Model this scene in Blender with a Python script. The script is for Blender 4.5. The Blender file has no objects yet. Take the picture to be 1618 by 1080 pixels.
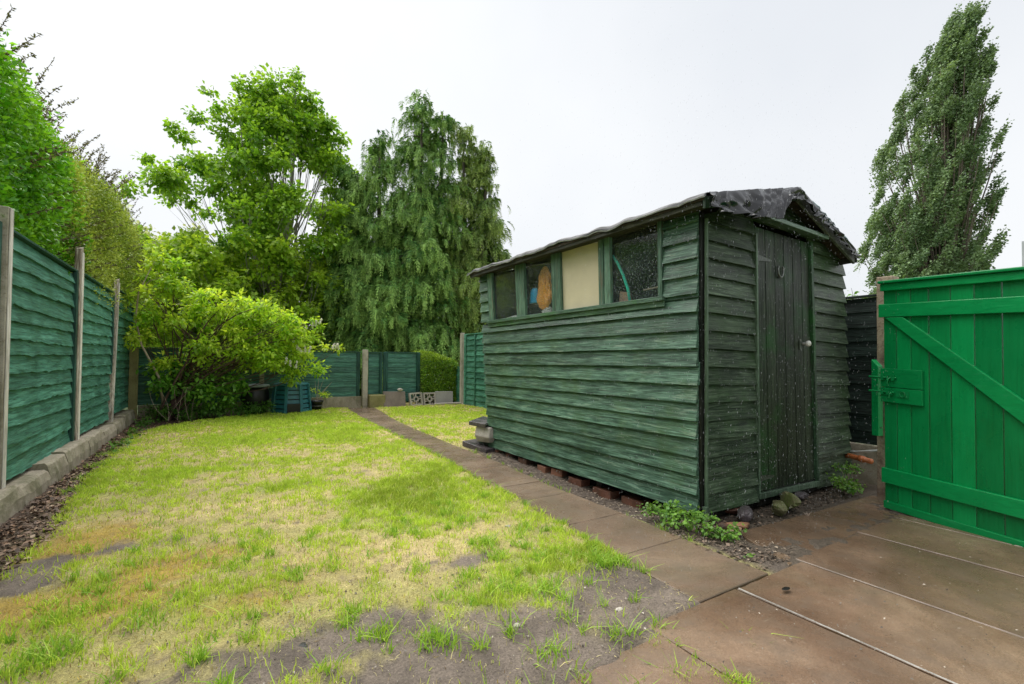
import bpy, math, random
import numpy as np
from mathutils import Vector, Matrix, Euler
random.seed(7); RNG = np.random.default_rng(11)
SC = bpy.context.scene; COL = SC.collection
R = math.radians
# ------------------------------------------------------------------ camera, sky, sun, exposure
cd = bpy.data.cameras.new('camera'); cam = bpy.data.objects.new('camera', cd); COL.objects.link(cam)
cd.sensor_width = 36; cd.lens = 745 * 36 / 1618; cd.clip_start = .02; cd.clip_end = 2000
cam.matrix_world = Matrix.Translation((0, 0, 1)) @ Matrix.Rotation(R(-32.1), 4, 'Z') @ Matrix.Rotation(R(91.2), 4, 'X') @ Matrix.Rotation(R(.5), 4, 'Z')
cd.shift_y = (30 - 745 * math.tan(R(1.2))) / 1618
SC.camera = cam
SUN_EL, SUN_AZ = 62, -16          # azimuth from +Y, clockwise: behind the garden, a little to the left
w = bpy.data.worlds.new('World'); SC.world = w; w.use_nodes = True
nt = w.node_tree; bg = nt.nodes['Background']
sky = nt.nodes.new('ShaderNodeTexSky'); sky.sky_type = 'NISHITA'; sky.sun_disc = False
sky.sun_elevation = R(SUN_EL); sky.sun_rotation = R(SUN_AZ); sky.air_density = 1.2; sky.dust_density = 4
hs = nt.nodes.new('ShaderNodeHueSaturation'); hs.inputs['Saturation'].default_value = .15
mx = nt.nodes.new('ShaderNodeMix'); mx.data_type = 'RGBA'; mx.inputs[0].default_value = .86
tc = nt.nodes.new('ShaderNodeTexCoord'); nz = nt.nodes.new('ShaderNodeTexNoise'); nz.inputs['Scale'].default_value = 1.6; nz.inputs['Detail'].default_value = 4
rp = nt.nodes.new('ShaderNodeValToRGB')
rp.color_ramp.elements[0].position = .3; rp.color_ramp.elements[0].color = (.78, .815, .865, 1)
rp.color_ramp.elements[1].position = .75; rp.color_ramp.elements[1].color = (.95, .97, .99, 1)
ml = nt.nodes.new('ShaderNodeVectorMath'); ml.operation = 'SCALE'; ml.inputs['Scale'].default_value = 7.15
L = nt.links.new
L(tc.outputs['Generated'], nz.inputs['Vector']); L(nz.outputs['Fac'], rp.inputs[0]); L(rp.outputs[0], ml.inputs[0])
L(sky.outputs[0], hs.inputs['Color']); L(hs.outputs[0], mx.inputs[6]); L(ml.outputs[0], mx.inputs[7]); L(mx.outputs[2], bg.inputs['Color'])
bg.inputs['Strength'].default_value = .086
sd = bpy.data.lights.new('sun', 'SUN'); sun = bpy.data.objects.new('sun', sd); COL.objects.link(sun)
sd.energy = 3.0; sd.angle = R(70); sd.color = (1, .97, .92)
sun.rotation_euler = Euler((R(90 - SUN_EL), 0, R(180 - SUN_AZ)))
dz = Vector((math.sin(R(SUN_AZ)) * math.cos(R(SUN_EL)), math.cos(R(SUN_AZ)) * math.cos(R(SUN_EL)), math.sin(R(SUN_EL))))
sun.rotation_euler = dz.to_track_quat('Z', 'Y').to_euler()
vs = SC.view_settings; vs.view_transform = 'Standard'; vs.look = 'None'; vs.exposure = .84; vs.gamma = 1

# ------------------------------------------------------------------ helpers
def tag(o, label=None, cat=None, group=None, kind=None):
    if label: o['label'] = label
    if cat: o['category'] = cat
    if group: o['group'] = group
    if kind: o['kind'] = kind
    return o
def thing(name, loc, label, cat, group=None):
    o = bpy.data.objects.new(name, None); COL.objects.link(o); o.location = loc; o.empty_display_size = .1
    return tag(o, label, cat, group)
def vnoise(x, y, seed=0):
    x = np.asarray(x, float); y = np.asarray(y, float)
    xi = np.floor(x).astype(np.int64); yi = np.floor(y).astype(np.int64); fx = x - xi; fy = y - yi
    fx = fx * fx * (3 - 2 * fx); fy = fy * fy * (3 - 2 * fy)
    def h(a, b):
        n = (a * 374761393 + b * 668265263 + seed * 974711) & 0x7fffffff
        n = ((n ^ (n >> 13)) * 1274126177) & 0x7fffffff
        return ((n ^ (n >> 16)) & 0xffff) / 65535.
    return (h(xi, yi) * (1 - fx) + h(xi + 1, yi) * fx) * (1 - fy) + (h(xi, yi + 1) * (1 - fx) + h(xi + 1, yi + 1) * fx) * fy
def fbm(x, y, s, seed=0, o=4):
    t = 0; a = .5; n = 0
    for i in range(o):
        t = t + a * vnoise(np.asarray(x) * s * 2 ** i + 17.3 * i, np.asarray(y) * s * 2 ** i - 9.1 * i, seed + i); n += a; a *= .5
    return t / n
def n1(s, seed): return float(fbm(s, seed * 3.7, 1, seed)) - .5
def org(parent):
    return np.array(parent.matrix_world.translation if parent.parent else parent.location) if parent else np.zeros(3)
ORG = {}
def link(name, me, mat, parent, origin=None):
    o = bpy.data.objects.new(name, me); COL.objects.link(o)
    me.materials.append(mat)
    if parent is not None:
        o.parent = parent; po = ORG.get(parent.as_pointer()); po = np.array(parent.location) if po is None else po
        ORG[o.as_pointer()] = po
    elif origin is not None: o.location = origin
    return o
def base_of(parent, origin):
    if parent is not None:
        po = ORG.get(parent.as_pointer()); return np.array(parent.location) if po is None else po
    return np.array(origin, float) if origin is not None else np.zeros(3)
def np_mesh(name, V, F, mat, parent=None, C=None, origin=None, smooth=False):
    V = np.asarray(V, float) - base_of(parent, origin); F = np.asarray(F, np.int32)
    me = bpy.data.meshes.new(name); k = F.shape[1]
    me.vertices.add(len(V)); me.vertices.foreach_set('co', V.astype(np.float32).ravel())
    me.loops.add(F.size); me.loops.foreach_set('vertex_index', F.ravel())
    me.polygons.add(len(F)); me.polygons.foreach_set('loop_start', np.arange(0, F.size, k, dtype=np.int32))
    if C is not None:
        a = me.color_attributes.new('Col', 'FLOAT_COLOR', 'POINT')
        C = np.asarray(C, np.float32); C = np.concatenate([C, np.ones((len(C), 1), np.float32)], 1)
        a.data.foreach_set('color', C.ravel())
    me.update(calc_edges=True); me.validate()
    if smooth: me.polygons.foreach_set('use_smooth', np.ones(len(me.polygons), bool))
    return link(name, me, mat, parent, origin)
class MB:
    def __init__(s): s.v = []; s.f = []; s.c = []; s.cur = (.5, .5, .5)
    def rnd(s): s.cur = (random.random(), random.random(), random.random()); return s
    def add(s, vs_, fs):
        b = len(s.v); s.v += [tuple(map(float, p)) for p in vs_]; s.c += [s.cur] * len(vs_); s.f += [tuple(b + i for i in f) for f in fs]
    def hexa(s, p): s.add(p, [(0, 3, 2, 1), (4, 5, 6, 7), (0, 1, 5, 4), (1, 2, 6, 5), (2, 3, 7, 6), (3, 0, 4, 7)])
    def box(s, x0, x1, y0, y1, z0, z1):
        s.hexa([(x0, y0, z0), (x1, y0, z0), (x1, y1, z0), (x0, y1, z0), (x0, y0, z1), (x1, y0, z1), (x1, y1, z1), (x0, y1, z1)])
    def fbox(s, fn, a0, a1, z0, z1, o0, o1):   # box in a mapped frame fn(s, z, off)
        s.hexa([fn(a0, z0, o0), fn(a1, z0, o0), fn(a1, z0, o1), fn(a0, z0, o1), fn(a0, z1, o0), fn(a1, z1, o0), fn(a1, z1, o1), fn(a0, z1, o1)])
    def tube(s, pts, rad, n=8, caps=True):
        pts = [Vector(p) for p in pts]; m = len(pts)
        if not hasattr(rad, '__len__'): rad = [rad] * m
        vs_ = []; u = None
        for i, p in enumerate(pts):
            t = (pts[min(i + 1, m - 1)] - pts[max(i - 1, 0)]).normalized()
            if u is None: u = t.orthogonal().normalized()
            else:
                u = (u - t * u.dot(t)); u = u.normalized() if u.length > 1e-6 else t.orthogonal().normalized()
            w_ = t.cross(u)
            for k in range(n):
                a = 2 * math.pi * k / n; vs_.append(p + (u * math.cos(a) + w_ * math.sin(a)) * rad[i])
        fs = [(i * n + k, i * n + (k + 1) % n, (i + 1) * n + (k + 1) % n, (i + 1) * n + k) for i in range(m - 1) for k in range(n)]
        if caps: fs += [tuple(range(n - 1, -1, -1)), tuple(range((m - 1) * n, m * n))]
        s.add(vs_, fs)
    def lathe(s, c, prof, n=20, sx=1, sy=1):
        vs_ = [(c[0] + r * math.cos(2 * math.pi * k / n) * sx, c[1] + r * math.sin(2 * math.pi * k / n) * sy, c[2] + z) for r, z in prof for k in range(n)]
        m = len(prof)
        s.add(vs_, [(i * n + k, i * n + (k + 1) % n, (i + 1) * n + (k + 1) % n, (i + 1) * n + k) for i in range(m - 1) for k in range(n)] + [tuple(range(n - 1, -1, -1)), tuple(range((m - 1) * n, m * n))])
    def mboard(s, fn, s0, s1, z0, h, tb=.028, tt=.005, back=0, seg=16, wav=.004, freq=3., topfn=None, slope=0, knots=0):
        sd_ = random.randint(0, 9999); P = []
        xs = np.linspace(s0, s1, seg + 1); nz_ = (fbm(xs * freq, sd_ * 1.7, 1, sd_ % 97, 3) - .5) * 2 * wav
        kn = [(random.uniform(s0, s1), random.uniform(.01, .03), random.uniform(-1, 1) * wav * 1.2) for _ in range(knots)]
        for i, q in enumerate(xs):
            zb = z0 + nz_[i] + slope * (q - s0) + sum(a * math.exp(-((q - c) / (w_ * 2)) ** 2) for c, w_, a in kn)
            zt = z0 + h + slope * (q - s0)
            if topfn: zt = min(zt, topfn(q)); zb = min(zb, zt - .002)
            P += [fn(q, zt, back), fn(q, zt, tt), fn(q, zb, tb), fn(q, zb, back)]
        F = [(i * 4 + k, i * 4 + (k + 1) % 4, (i + 1) * 4 + (k + 1) % 4, (i + 1) * 4 + k) for i in range(seg) for k in range(4)]
        F += [(3, 2, 1, 0), (seg * 4, seg * 4 + 1, seg * 4 + 2, seg * 4 + 3)]
        s.add(P, F)
    def build(s, name, mat, parent=None, bevel=0, smooth=False, origin=None):
        b = base_of(parent, origin)
        me = bpy.data.meshes.new(name); me.from_pydata([(p[0] - b[0], p[1] - b[1], p[2] - b[2]) for p in s.v], [], s.f)
        a = me.color_attributes.new('Col', 'FLOAT_COLOR', 'POINT')
        a.data.foreach_set('color', np.array([c + (1.,) for c in s.c], np.float32).ravel())
        import bmesh
        bm = bmesh.new(); bm.from_mesh(me); bmesh.ops.recalc_face_normals(bm, faces=bm.faces); bm.to_mesh(me); bm.free()
        if smooth: me.polygons.foreach_set('use_smooth', [True] * len(me.polygons))
        o = link(name, me, mat, parent, origin)
        if bevel:
            m = o.modifiers.new('bevel', 'BEVEL'); m.width = bevel; m.segments = 2; m.limit_method = 'ANGLE'; m.angle_limit = R(35)
        return o
def rock(c, r, seed, sub=3, rough=.25, rot=0):
    """displaced sphere grid -> verts, faces"""
    n, m = 14, 9; V = []
    rs = random.Random(seed); cr, sr = math.cos(rot), math.sin(rot)
    ax = [Vector((rs.gauss(0, 1), rs.gauss(0, 1), rs.gauss(0, 1))).normalized() for _ in range(9)]; dd = [rs.uniform(.5, .9) for _ in ax]
    for j in range(m):
        th = math.pi * j / (m - 1)
        for i in range(n):
            ph = 2 * math.pi * i / n; d = Vector((math.sin(th) * math.cos(ph), math.sin(th) * math.sin(ph), math.cos(th)))
            q = 1.0
            for a, b in zip(ax, dd):
                k = d.dot(a)
                if k > 1e-3: q = min(q, b / k)
            q *= 1 + rough * .25 * (rs.random() - .5) * (0 < j < m - 1)
            x, y, z = d.x * q * r[0], d.y * q * r[1], d.z * q * r[2]
            V.append((c[0] + x * cr - y * sr, c[1] + x * sr + y * cr, c[2] + z))
    F = [(j * n + i, j * n + (i + 1) % n, (j + 1) * n + (i + 1) % n, (j + 1) * n + i) for j in range(m - 1) for i in range(n)]
    return V, F

# ------------------------------------------------------------------ materials
MATS = {}
class NT:
    def __init__(s, name, rough=.6, spec=.5):
        m = bpy.data.materials.new(name); m.use_nodes = True; s.m = m; s.t = m.node_tree; s.p = s.t.nodes['Principled BSDF']
        s.p.inputs['Roughness'].default_value = rough; s.p.inputs['Specular IOR Level'].default_value = spec
        s.out = s.t.nodes['Material Output']; MATS[name] = m
    def n(s, ty, **k):
        x = s.t.nodes.new('ShaderNode' + ty)
        for a, b in k.items():
            if a in x.inputs and not hasattr(type(x), a): x.inputs[a].default_value = b
            else: setattr(x, a, b)
        return x
    def l(s, a, b): s.t.links.new(a, b)
    def coords(s, scale=(1, 1, 1), attr=False, geo=False):
        tc_ = s.n('TexCoord'); mp = s.n('Mapping'); mp.inputs['Scale'].default_value = scale
        src = s.n('NewGeometry').outputs['Position'] if geo else tc_.outputs['Object']
        if attr:
            a = s.n('VertexColor', layer_name='Col'); ad = s.n('VectorMath', operation='MULTIPLY_ADD'); ad.inputs[1].default_value = (7, 7, 7)
            s.l(a.outputs['Color'], ad.inputs[0]); s.l(src, ad.inputs[2]); src = ad.outputs[0]
        s.l(src, mp.inputs['Vector']); return mp.outputs[0]
    def noise(s, vec, scale, detail=4, rough=.6, dist=0):
        x = s.n('TexNoise'); x.inputs['Scale'].default_value = scale; x.inputs['Detail'].default_value = detail; x.inputs['Roughness'].default_value = rough
        x.inputs['Distortion'].default_value = dist; s.l(vec, x.inputs['Vector']); return x.outputs['Fac']
    def ramp(s, fac, stops):
        x = s.n('ValToRGB'); e = x.color_ramp.elements
        while len(e) < len(stops): e.new(.5)
        for q, (p, c) in zip(e, stops):
            q.position = p; q.color = (c if hasattr(c, '__len__') else (c, c, c)) + (1,) if not (hasattr(c, '__len__') and len(c) == 4) else c
        s.l(fac, x.inputs[0]); return x.outputs[0]
    def mix(s, fac, a, b, mode='MIX'):
        x = s.n('Mix', data_type='RGBA', blend_type=mode)
        for v, i in ((fac, 0), (a, 6), (b, 7)):
            if isinstance(v, (int, float)): x.inputs[i].default_value = v
            elif isinstance(v, tuple): x.inputs[i].default_value = v + (1,)
            else: s.l(v, x.inputs[i])
        return x.outputs[2]
    def bump(s, h, strength=.4, dist=.01, prev=None):
        b = s.n('Bump'); b.inputs['Strength'].default_value = strength; b.inputs['Distance'].default_value = dist; s.l(h, b.inputs['Height'])
        if prev is not None: s.l(prev, b.inputs['Normal'])
        s.l(b.outputs[0], s.p.inputs['Normal']); return b.outputs[0]
    def col(s, c): s.l(c, s.p.inputs['Base Color'])
    def rough(s, c): s.l(c, s.p.inputs['Roughness'])
    def math(s, op, a, b=None):
        x = s.n('Math', operation=op)
        for i, v in enumerate((a, b)):
            if v is None: continue
            if isinstance(v, (int, float)): x.inputs[i].default_value = v
            else: s.l(v, x.inputs[i])
        return x.outputs[0]
def wood(name, axis, dark, mid, light, wear=None, wearamt=.35, moss=None, mossamt=0, rough=(.35, .65), grain=1., bump=.5, scale=1., soft=0, spec=.35):
    s = NT(name, .5, spec); sc = [48 * scale] * 3; sc[axis] = 3.0 * scale
    v = s.coords(tuple(sc), attr=True); g = s.noise(v, 1.0 * grain, 6, .65, .6)
    sc2 = [150.] * 3; sc2[axis] = 9.
    g2 = s.noise(s.coords(tuple(sc2), attr=True), 1., 3, .7)
    big = s.noise(s.coords((1, 1, 1), attr=True), 2.6, 5, .6)
    c = s.ramp(g, [(.33, dark), (.5, mid), (.66, light)]) if not soft else s.ramp(g, [(.2, dark), (.5, mid), (.9, light)])
    c = s.mix(s.ramp(g2, [(.42, 0.), (.66, .75 if not soft else .12)]), c, dark)
    c = s.mix(.7 if not soft else .3, c, s.ramp(big, [(.3, (.55, .55, .55)), (.7, (1.4, 1.4, 1.4))]), 'MULTIPLY')
    cr = s.noise(s.coords(tuple([42 if i != axis else 1.1 for i in range(3)]), attr=True), 1., 3, .5, .4)
    c = s.mix(s.ramp(cr, [(.475, 0.), (.497, .8 if not soft else .15), (.503, .8 if not soft else .15), (.525, 0.)]), c, tuple(q * .45 for q in dark))
    if wear:
        wv = s.noise(s.coords(tuple([22 if i != axis else 2.2 for i in range(3)]), attr=True), 1.6, 8, .72)
        c = s.mix(s.ramp(wv, [(.60 - wearamt * .1, 0.), (.66, wearamt)]), c, wear)
    if moss:
        mv = s.noise(s.coords((1, 1, 1)), 3.2, 7, .65)
        c = s.mix(s.ramp(mv, [(.5, 0.), (.68, mossamt)]), c, moss)
    a = s.n('VertexColor', layer_name='Col'); sp = s.n('SeparateColor'); s.l(a.outputs['Color'], sp.inputs[0])
    c = s.mix(1., c, s.ramp(sp.outputs[0], [(0., (.78, .78, .78)), (1., (1.18, 1.18, 1.18))]), 'MULTIPLY')
    s.col(c); s.rough(s.ramp(big, [(.3, rough[0]), (.7, rough[1])]))
    b = s.bump(g, bump, .006); s.bump(g2, bump * .6, .003, b)
    return s.m
def speck(name, c1, c2, c3=None, scale=6, fine=90, rough=(.5, .9), bump=.4, stain=None, stamt=.5, geo=False, bd=.006):
    s = NT(name); v = s.coords(attr=not geo, geo=geo); big = s.noise(v, scale, 6, .62); fi = s.noise(v, fine, 4, .7)
    c = s.ramp(big, [(.3, c1), (.7, c2)])
    if c3: c = s.mix(s.ramp(fi, [(.5, 0.), (.68, .75)]), c, c3)
    c = s.mix(.55, c, s.ramp(fi, [(.3, (.7, .7, .7)), (.7, (1.25, 1.25, 1.25))]), 'MULTIPLY')
    if stain:
        st = s.noise(v, scale * .45, 8, .7, .5); c = s.mix(s.ramp(st, [(.48, 0.), (.62, stamt)]), c, stain)
    s.col(c); s.rough(s.ramp(big, [(.3, rough[0]), (.7, rough[1])])); s.bump(fi, bump, bd); return s.m
def leafmat(name, c1, c2, trans=.35, rough=.42, spec=.4):
    s = NT(name, rough, spec); a = s.n('VertexColor', layer_name='Col'); sp = s.n('SeparateColor'); s.l(a.outputs['Color'], sp.inputs[0])
    c = s.mix(sp.outputs[0], c1, c2)
    c = s.mix(1., c, s.ramp(sp.outputs[1], [(0., (.6, .6, .6)), (1., (1.35, 1.35, 1.35))]), 'MULTIPLY')
    s.col(c); tr = s.n('BsdfTranslucent'); s.l(s.mix(1., c, (1.15, 1.1, .55), 'MULTIPLY'), tr.inputs['Color'])
    ms = s.n('MixShader'); ms.inputs[0].default_value = trans
    s.l(s.p.outputs[0], ms.inputs[1]); s.l(tr.outputs[0], ms.inputs[2]); s.l(ms.outputs[0], s.out.inputs['Surface']); return s.m
def vcolmat(name, trans=.3, rough=.6, spec=.3, fine=0):
    s = NT(name, rough, spec); a = s.n('VertexColor', layer_name='Col'); c = a.outputs['Color']
    s.col(c)
    if trans:
        tr = s.n('BsdfTranslucent'); s.l(c, tr.inputs['Color']); ms = s.n('MixShader'); ms.inputs[0].default_value = trans
        s.l(s.p.outputs[0], ms.inputs[1]); s.l(tr.outputs[0], ms.inputs[2]); s.l(ms.outputs[0], s.out.inputs['Surface'])
    return s.m
def plain(name, c, rough=.5, spec=.5, var=.25, scale=8, bump=0, metal=0):
    s = NT(name, rough, spec); v = s.coords(); f = s.noise(v, scale, 5)
    lo = tuple(x * (1 - var) for x in c); hi = tuple(min(1, x * (1 + var)) for x in c)
    s.col(s.ramp(f, [(.3, lo), (.7, hi)])); s.p.inputs['Metallic'].default_value = metal
    if bump: s.bump(f, bump, .005)
    return s.m
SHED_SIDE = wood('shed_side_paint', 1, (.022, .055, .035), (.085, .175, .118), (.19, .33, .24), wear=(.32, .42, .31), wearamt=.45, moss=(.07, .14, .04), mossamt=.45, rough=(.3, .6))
SHED_FRONT = wood('shed_front_paint_shaded', 0, (.020, .033, .019), (.066, .098, .058), (.135, .188, .118), wear=(.16, .17, .14), wearamt=.3, moss=(.035, .085, .02), mossamt=.5, rough=(.28, .55), spec=.18)  # darker than the side wall: shade of an unbuilt house mixed into the paint
SHED_DOOR = wood('shed_door_paint_shaded', 2, (.010, .016, .009), (.030, .043, .025), (.066, .088, .053), moss=(.015, .075, .015), mossamt=.7, rough=(.3, .55), spec=.2)  # door tone lowered too, the shade on that end is in its colour
SHED_TRIM_Z = wood('shed_trim_vertical', 2, (.05, .10, .065), (.12, .23, .16), (.2, .33, .24), wear=(.2, .13, .08), wearamt=.6, rough=(.35, .6))
SHED_TRIM_Y = wood('shed_trim_side', 1, (.05, .10, .065), (.12, .22, .15), (.2, .32, .23), moss=(.06, .2, .03), mossamt=.8, rough=(.3, .6))
SHED_TRIM_X = wood('shed_trim_front', 0, (.08, .13, .09), (.17, .26, .19), (.3, .42, .33), moss=(.06, .14, .03), mossamt=.4, rough=(.2, .5))
FRAME_DARK = wood('door_frame_mossy', 2, (.015, .03, .015), (.03, .07, .035), (.06, .13, .06), moss=(.02, .12, .02), mossamt=.8)
FRAME_LIGHT = wood('door_frame_light', 2, (.05, .085, .05), (.11, .17, .11), (.17, .25, .17))
FASCIA = wood('fascia_olive', 1, (.02, .022, .014), (.05, .052, .032), (.09, .09, .055), rough=(.6, .9))
DARKWOOD = wood('wet_dark_timber', 2, (.006, .007, .006), (.014, .015, .013), (.03, .03, .025), rough=(.2, .5))
INNER = wood('shed_inner_timber', 1, (.03, .022, .014), (.06, .045, .03), (.1, .07, .045), rough=(.7, .9))
FENCE_Y = wood('fence_paint_left', 1, (.028, .11, .075), (.075, .25, .18), (.14, .38, .28), wear=(.2, .44, .33), wearamt=.2, rough=(.4, .7), scale=.8, bump=.7)
FENCE_X = wood('fence_paint_back', 0, (.025, .09, .068), (.075, .23, .17), (.15, .36, .27), wear=(.15, .3, .25), wearamt=.35, rough=(.4, .7), scale=.8)
FENCE_R = wood('fence_paint_right', 1, (.035, .12, .08), (.08, .27, .18), (.14, .38, .26), wear=(.15, .35, .25), wearamt=.3, rough=(.4, .7), scale=.8)
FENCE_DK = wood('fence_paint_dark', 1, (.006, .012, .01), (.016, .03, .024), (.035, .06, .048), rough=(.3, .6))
BATTEN = wood('batten_green', 2, (.01, .045, .035), (.025, .10, .08), (.05, .16, .13))
POSTWOOD = wood('weathered_post', 2, (.2, .15, .11), (.50, .44, .37), (.70, .65, .58), wear=(.10, .06, .04), wearamt=.85, rough=(.6, .9), bump=.8)
POSTPAINT = wood('white_post', 2, (.55, .51, .46), (.75, .71, .66), (.82, .79, .75), wear=(.25, .18, .13), wearamt=.6, rough=(.6, .9), bump=.5)
GATE = wood('gate_gloss_green', 2, (.001, .19, .045), (.002, .25, .066), (.004, .29, .08), rough=(.22, .4), bump=.2, wear=(.0, .13, .03), wearamt=.3, soft=1)
GATE_H = wood('gate_gloss_green_rail', 1, (.001, .20, .05), (.002, .26, .068), (.004, .30, .082), rough=(.22, .4), bump=.2, wear=(.04, .34, .14), wearamt=.3, soft=1)
GATE_M = plain('gate_ironwork', (.003, .2, .055), .3, .5, .2, 60, .3)
CONC = speck('pale_concrete', (.42, .38, .31), (.60, .55, .46), (.2, .17, .12), 5, 70, (.6, .9), .5, stain=(.17, .15, .08), stamt=.6)
CONC_G = speck('gravel_board_concrete', (.27, .23, .17), (.46, .41, .32), (.16, .12, .08), 5, 60, (.6, .9), .6, stain=(.10, .10, .04), stamt=.7)
CONC_AGG = speck('aggregate_post', (.38, .29, .2), (.6, .48, .36), (.10, .05, .035), 9, 38, (.6, .9), .9, stain=(.13, .07, .05), stamt=.8)
CONC_MOSS = speck('mossy_concrete', (.22, .19, .07), (.38, .34, .16), (.12, .13, .04), 6, 60, (.7, .95), .6)
STONE = speck('pale_stone', (.3, .27, .23), (.52, .48, .42), (.14, .12, .1), 7, 60, (.5, .8), .6)
MOSSTONE = speck('mossy_stone', (.10, .085, .05), (.2, .17, .1), (.07, .12, .02), 9, 70, (.35, .7), .6, stain=(.09, .13, .02), stamt=.8)
SLATE = speck('wet_slate', (.055, .047, .05), (.12, .10, .105), (.03, .026, .03), 7, 60, (.12, .4), .3)
BRICK = speck('old_brick', (.17, .07, .04), (.27, .115, .065), (.10, .05, .03), 9, 80, (.5, .8), .7, stain=(.10, .075, .055), stamt=.6)
BRICKDK = speck('damp_brick', (.10, .04, .022), (.18, .07, .04), (.04, .025, .02), 9, 80, (.4, .8), .7, stain=(.04, .035, .025), stamt=.7)
TERRA = plain('orange_pipe', (.55, .17, .06), .35, .5, .2, 30)
ORANGE_ = 0
WHITEP = plain('white_plastic', (.62, .64, .62), .4, .5, .12, 20)
PORC = plain('white_porcelain', (.75, .73, .68), .15, .6, .05)
IRON = plain('dull_iron', (.16, .17, .155), .35, .6, .5, 90, .3, .6)
HINGE = plain('painted_hinge', (.05, .065, .045), .4, .5, .5, 60, .3)
TEAL = plain('teal_plastic', (.03, .16, .19), .35, .5, .25, 10)
BLKPL = plain('black_plastic', (.012, .012, .014), .3, .5, .3, 20)
BLKBAG = plain('black_rubbish_plastic', (.012, .011, .012), .4, .5, .5, 9, .6)
GREYLID = plain('grey_lid', (.30, .34, .38), .3, .5, .3, 20)
BARK = speck('tree_bark', (.06, .05, .035), (.15, .13, .10), None, 6, 60, (.7, .9), .6)
BARK_L = speck('pale_bark', (.22, .20, .17), (.42, .40, .35), None, 6, 60, (.7, .9), .5)
BARK_R = speck('reddish_bark', (.12, .09, .075), (.24, .19, .16), None, 3, 30, (.7, .9), .5)
TWIG = plain('dark_twig', (.10, .06, .05), .7, .3, .4)
TWIG_P = plain('pale_stem', (.38, .30, .24), .6, .3, .3)
PETAL = vcolmat('white_petal', .4, .6)
CREAM = plain('cream_board', (.62, .55, .38), .6, .3, .06, 5)
ORANGE = plain('orange_plastic_bag', (.95, .36, .07), .35, .5, .25, 25, .5)
BLUE = plain('blue_plastic', (.04, .45, .88), .3, .5, .1)
HOSE = plain('turquoise_hose', (.02, .75, .55), .3, .5, .1)
CARD = plain('brown_cardboard', (.42, .27, .19), .8, .2, .15)
RAG = plain('white_rag', (.62, .62, .60), .7, .2, .2, 30, .5)
def mk_glass():
    s = NT('old_glass'); g = s.n('BsdfGlossy'); g.inputs['Roughness'].default_value = .06; t = s.n('BsdfTransparent'); t.inputs['Color'].default_value = (.95, .97, .96, 1)
    lw = s.n('LayerWeight'); f_ = s.math('ADD', s.math('MULTIPLY', s.math('POWER', lw.outputs['Facing'], 3.5), .7), .03); d = s.n('BsdfDiffuse'); d.inputs['Color'].default_value = (.25, .3, .3, 1)
    m1 = s.n('MixShader'); s.l(f_, m1.inputs[0]); s.l(t.outputs[0], m1.inputs[1]); s.l(g.outputs[0], m1.inputs[2])
    v = s.coords((1, 1, 1)); sp = s.noise(v, 75, 4, .75); bg_ = s.noise(v, 5, 5, .6)
    m2 = s.n('MixShader'); s.l(s.math('ADD', s.ramp(sp, [(.54, 0.), (.66, .5)]), s.ramp(bg_, [(.35, .01), (.75, .10)])), m2.inputs[0]); s.l(m1.outputs[0], m2.inputs[1]); s.l(d.outputs[0], m2.inputs[2])
    s.l(m2.outputs[0], s.out.inputs['Surface']); return s.m
GLASS = mk_glass()
def mk_tarp():
    s = NT('black_polythene', .09, .6); v = s.coords((1, 1, 1)); a = s.noise(v, 6, 5, .6, 1.2); b = s.noise(v, 38, 4, .6, .8); d = s.noise(v, 3, 6, .7)
    s.col(s.mix(s.ramp(d, [(.5, 0.), (.7, .6)]), (.010, .010, .012), (.04, .042, .047))); s.rough(s.ramp(d, [(.3, .07), (.7, .24)]))
    return s.m
TARP = mk_tarp()
TARP_EDGE = plain('tarpaulin_hem', (.38, .40, .42), .5, .4, .3, 30)
TARP_TEAL = plain('tarpaulin_teal_edge', (.10, .20, .19), .4, .5, .5, 14, .4)
def mk_paving(name, pale=.0):
    s = NT(name); v = s.coords((1, 1, 1), attr=True); vg = s.coords((1, 1, 1), geo=True)
    big = s.noise(vg, 1.5, 7, .62, .4); med = s.noise(vg, 7, 7, .68, .3); fi = s.noise(v, 190, 4, .75); pit = s.noise(v, 55, 3, .6)
    c = s.ramp(big, [(.28, (.075 + pale, .045 + pale * .92, .027 + pale * .8)), (.5, (.155 + pale, .100 + pale * .94, .064 + pale * .82)), (.74, (.29 + pale, .205 + pale, .14 + pale * .9))])
    c = s.mix(s.ramp(med, [(.42, .0), (.66, .55)]), c, (.10 + pale, .072 + pale, .048 + pale * .9))
    alg = s.noise(vg, 1.1, 5, .6, 1.); c = s.mix(s.ramp(alg, [(.5, 0.), (.68, .38)]), c, (.075, .075, .035))
    c = s.mix(.8, c, s.ramp(fi, [(.3, (.66, .66, .66)), (.68, (1.36, 1.36, 1.36))]), 'MULTIPLY')
    c = s.mix(s.ramp(pit, [(.68, 0.), (.76, .5)]), c, (.36, .31, .25))
    scr = s.noise(s.coords((3, 40, 1), geo=True), 1.4, 3, .6, 1.5); c = s.mix(s.ramp(scr, [(.72, 0.), (.76, .3)]), c, (.4, .33, .24))
    a = s.n('VertexColor', layer_name='Col'); sp = s.n('SeparateColor'); s.l(a.outputs['Color'], sp.inputs[0])
    c = s.mix(1., c, s.ramp(sp.outputs[0], [(0., (.84, .84, .84)), (1., (1.16, 1.16, 1.16))]), 'MULTIPLY')
    s.col(c); s.rough(s.ramp(med, [(.35, .10), (.62, .42)])); q = s.bump(fi, .35, .003); s.bump(med, .25, .012, q); return s.m
PAVE = mk_paving('wet_paving', .0); PATH = mk_paving('path_paving', .028)
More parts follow.
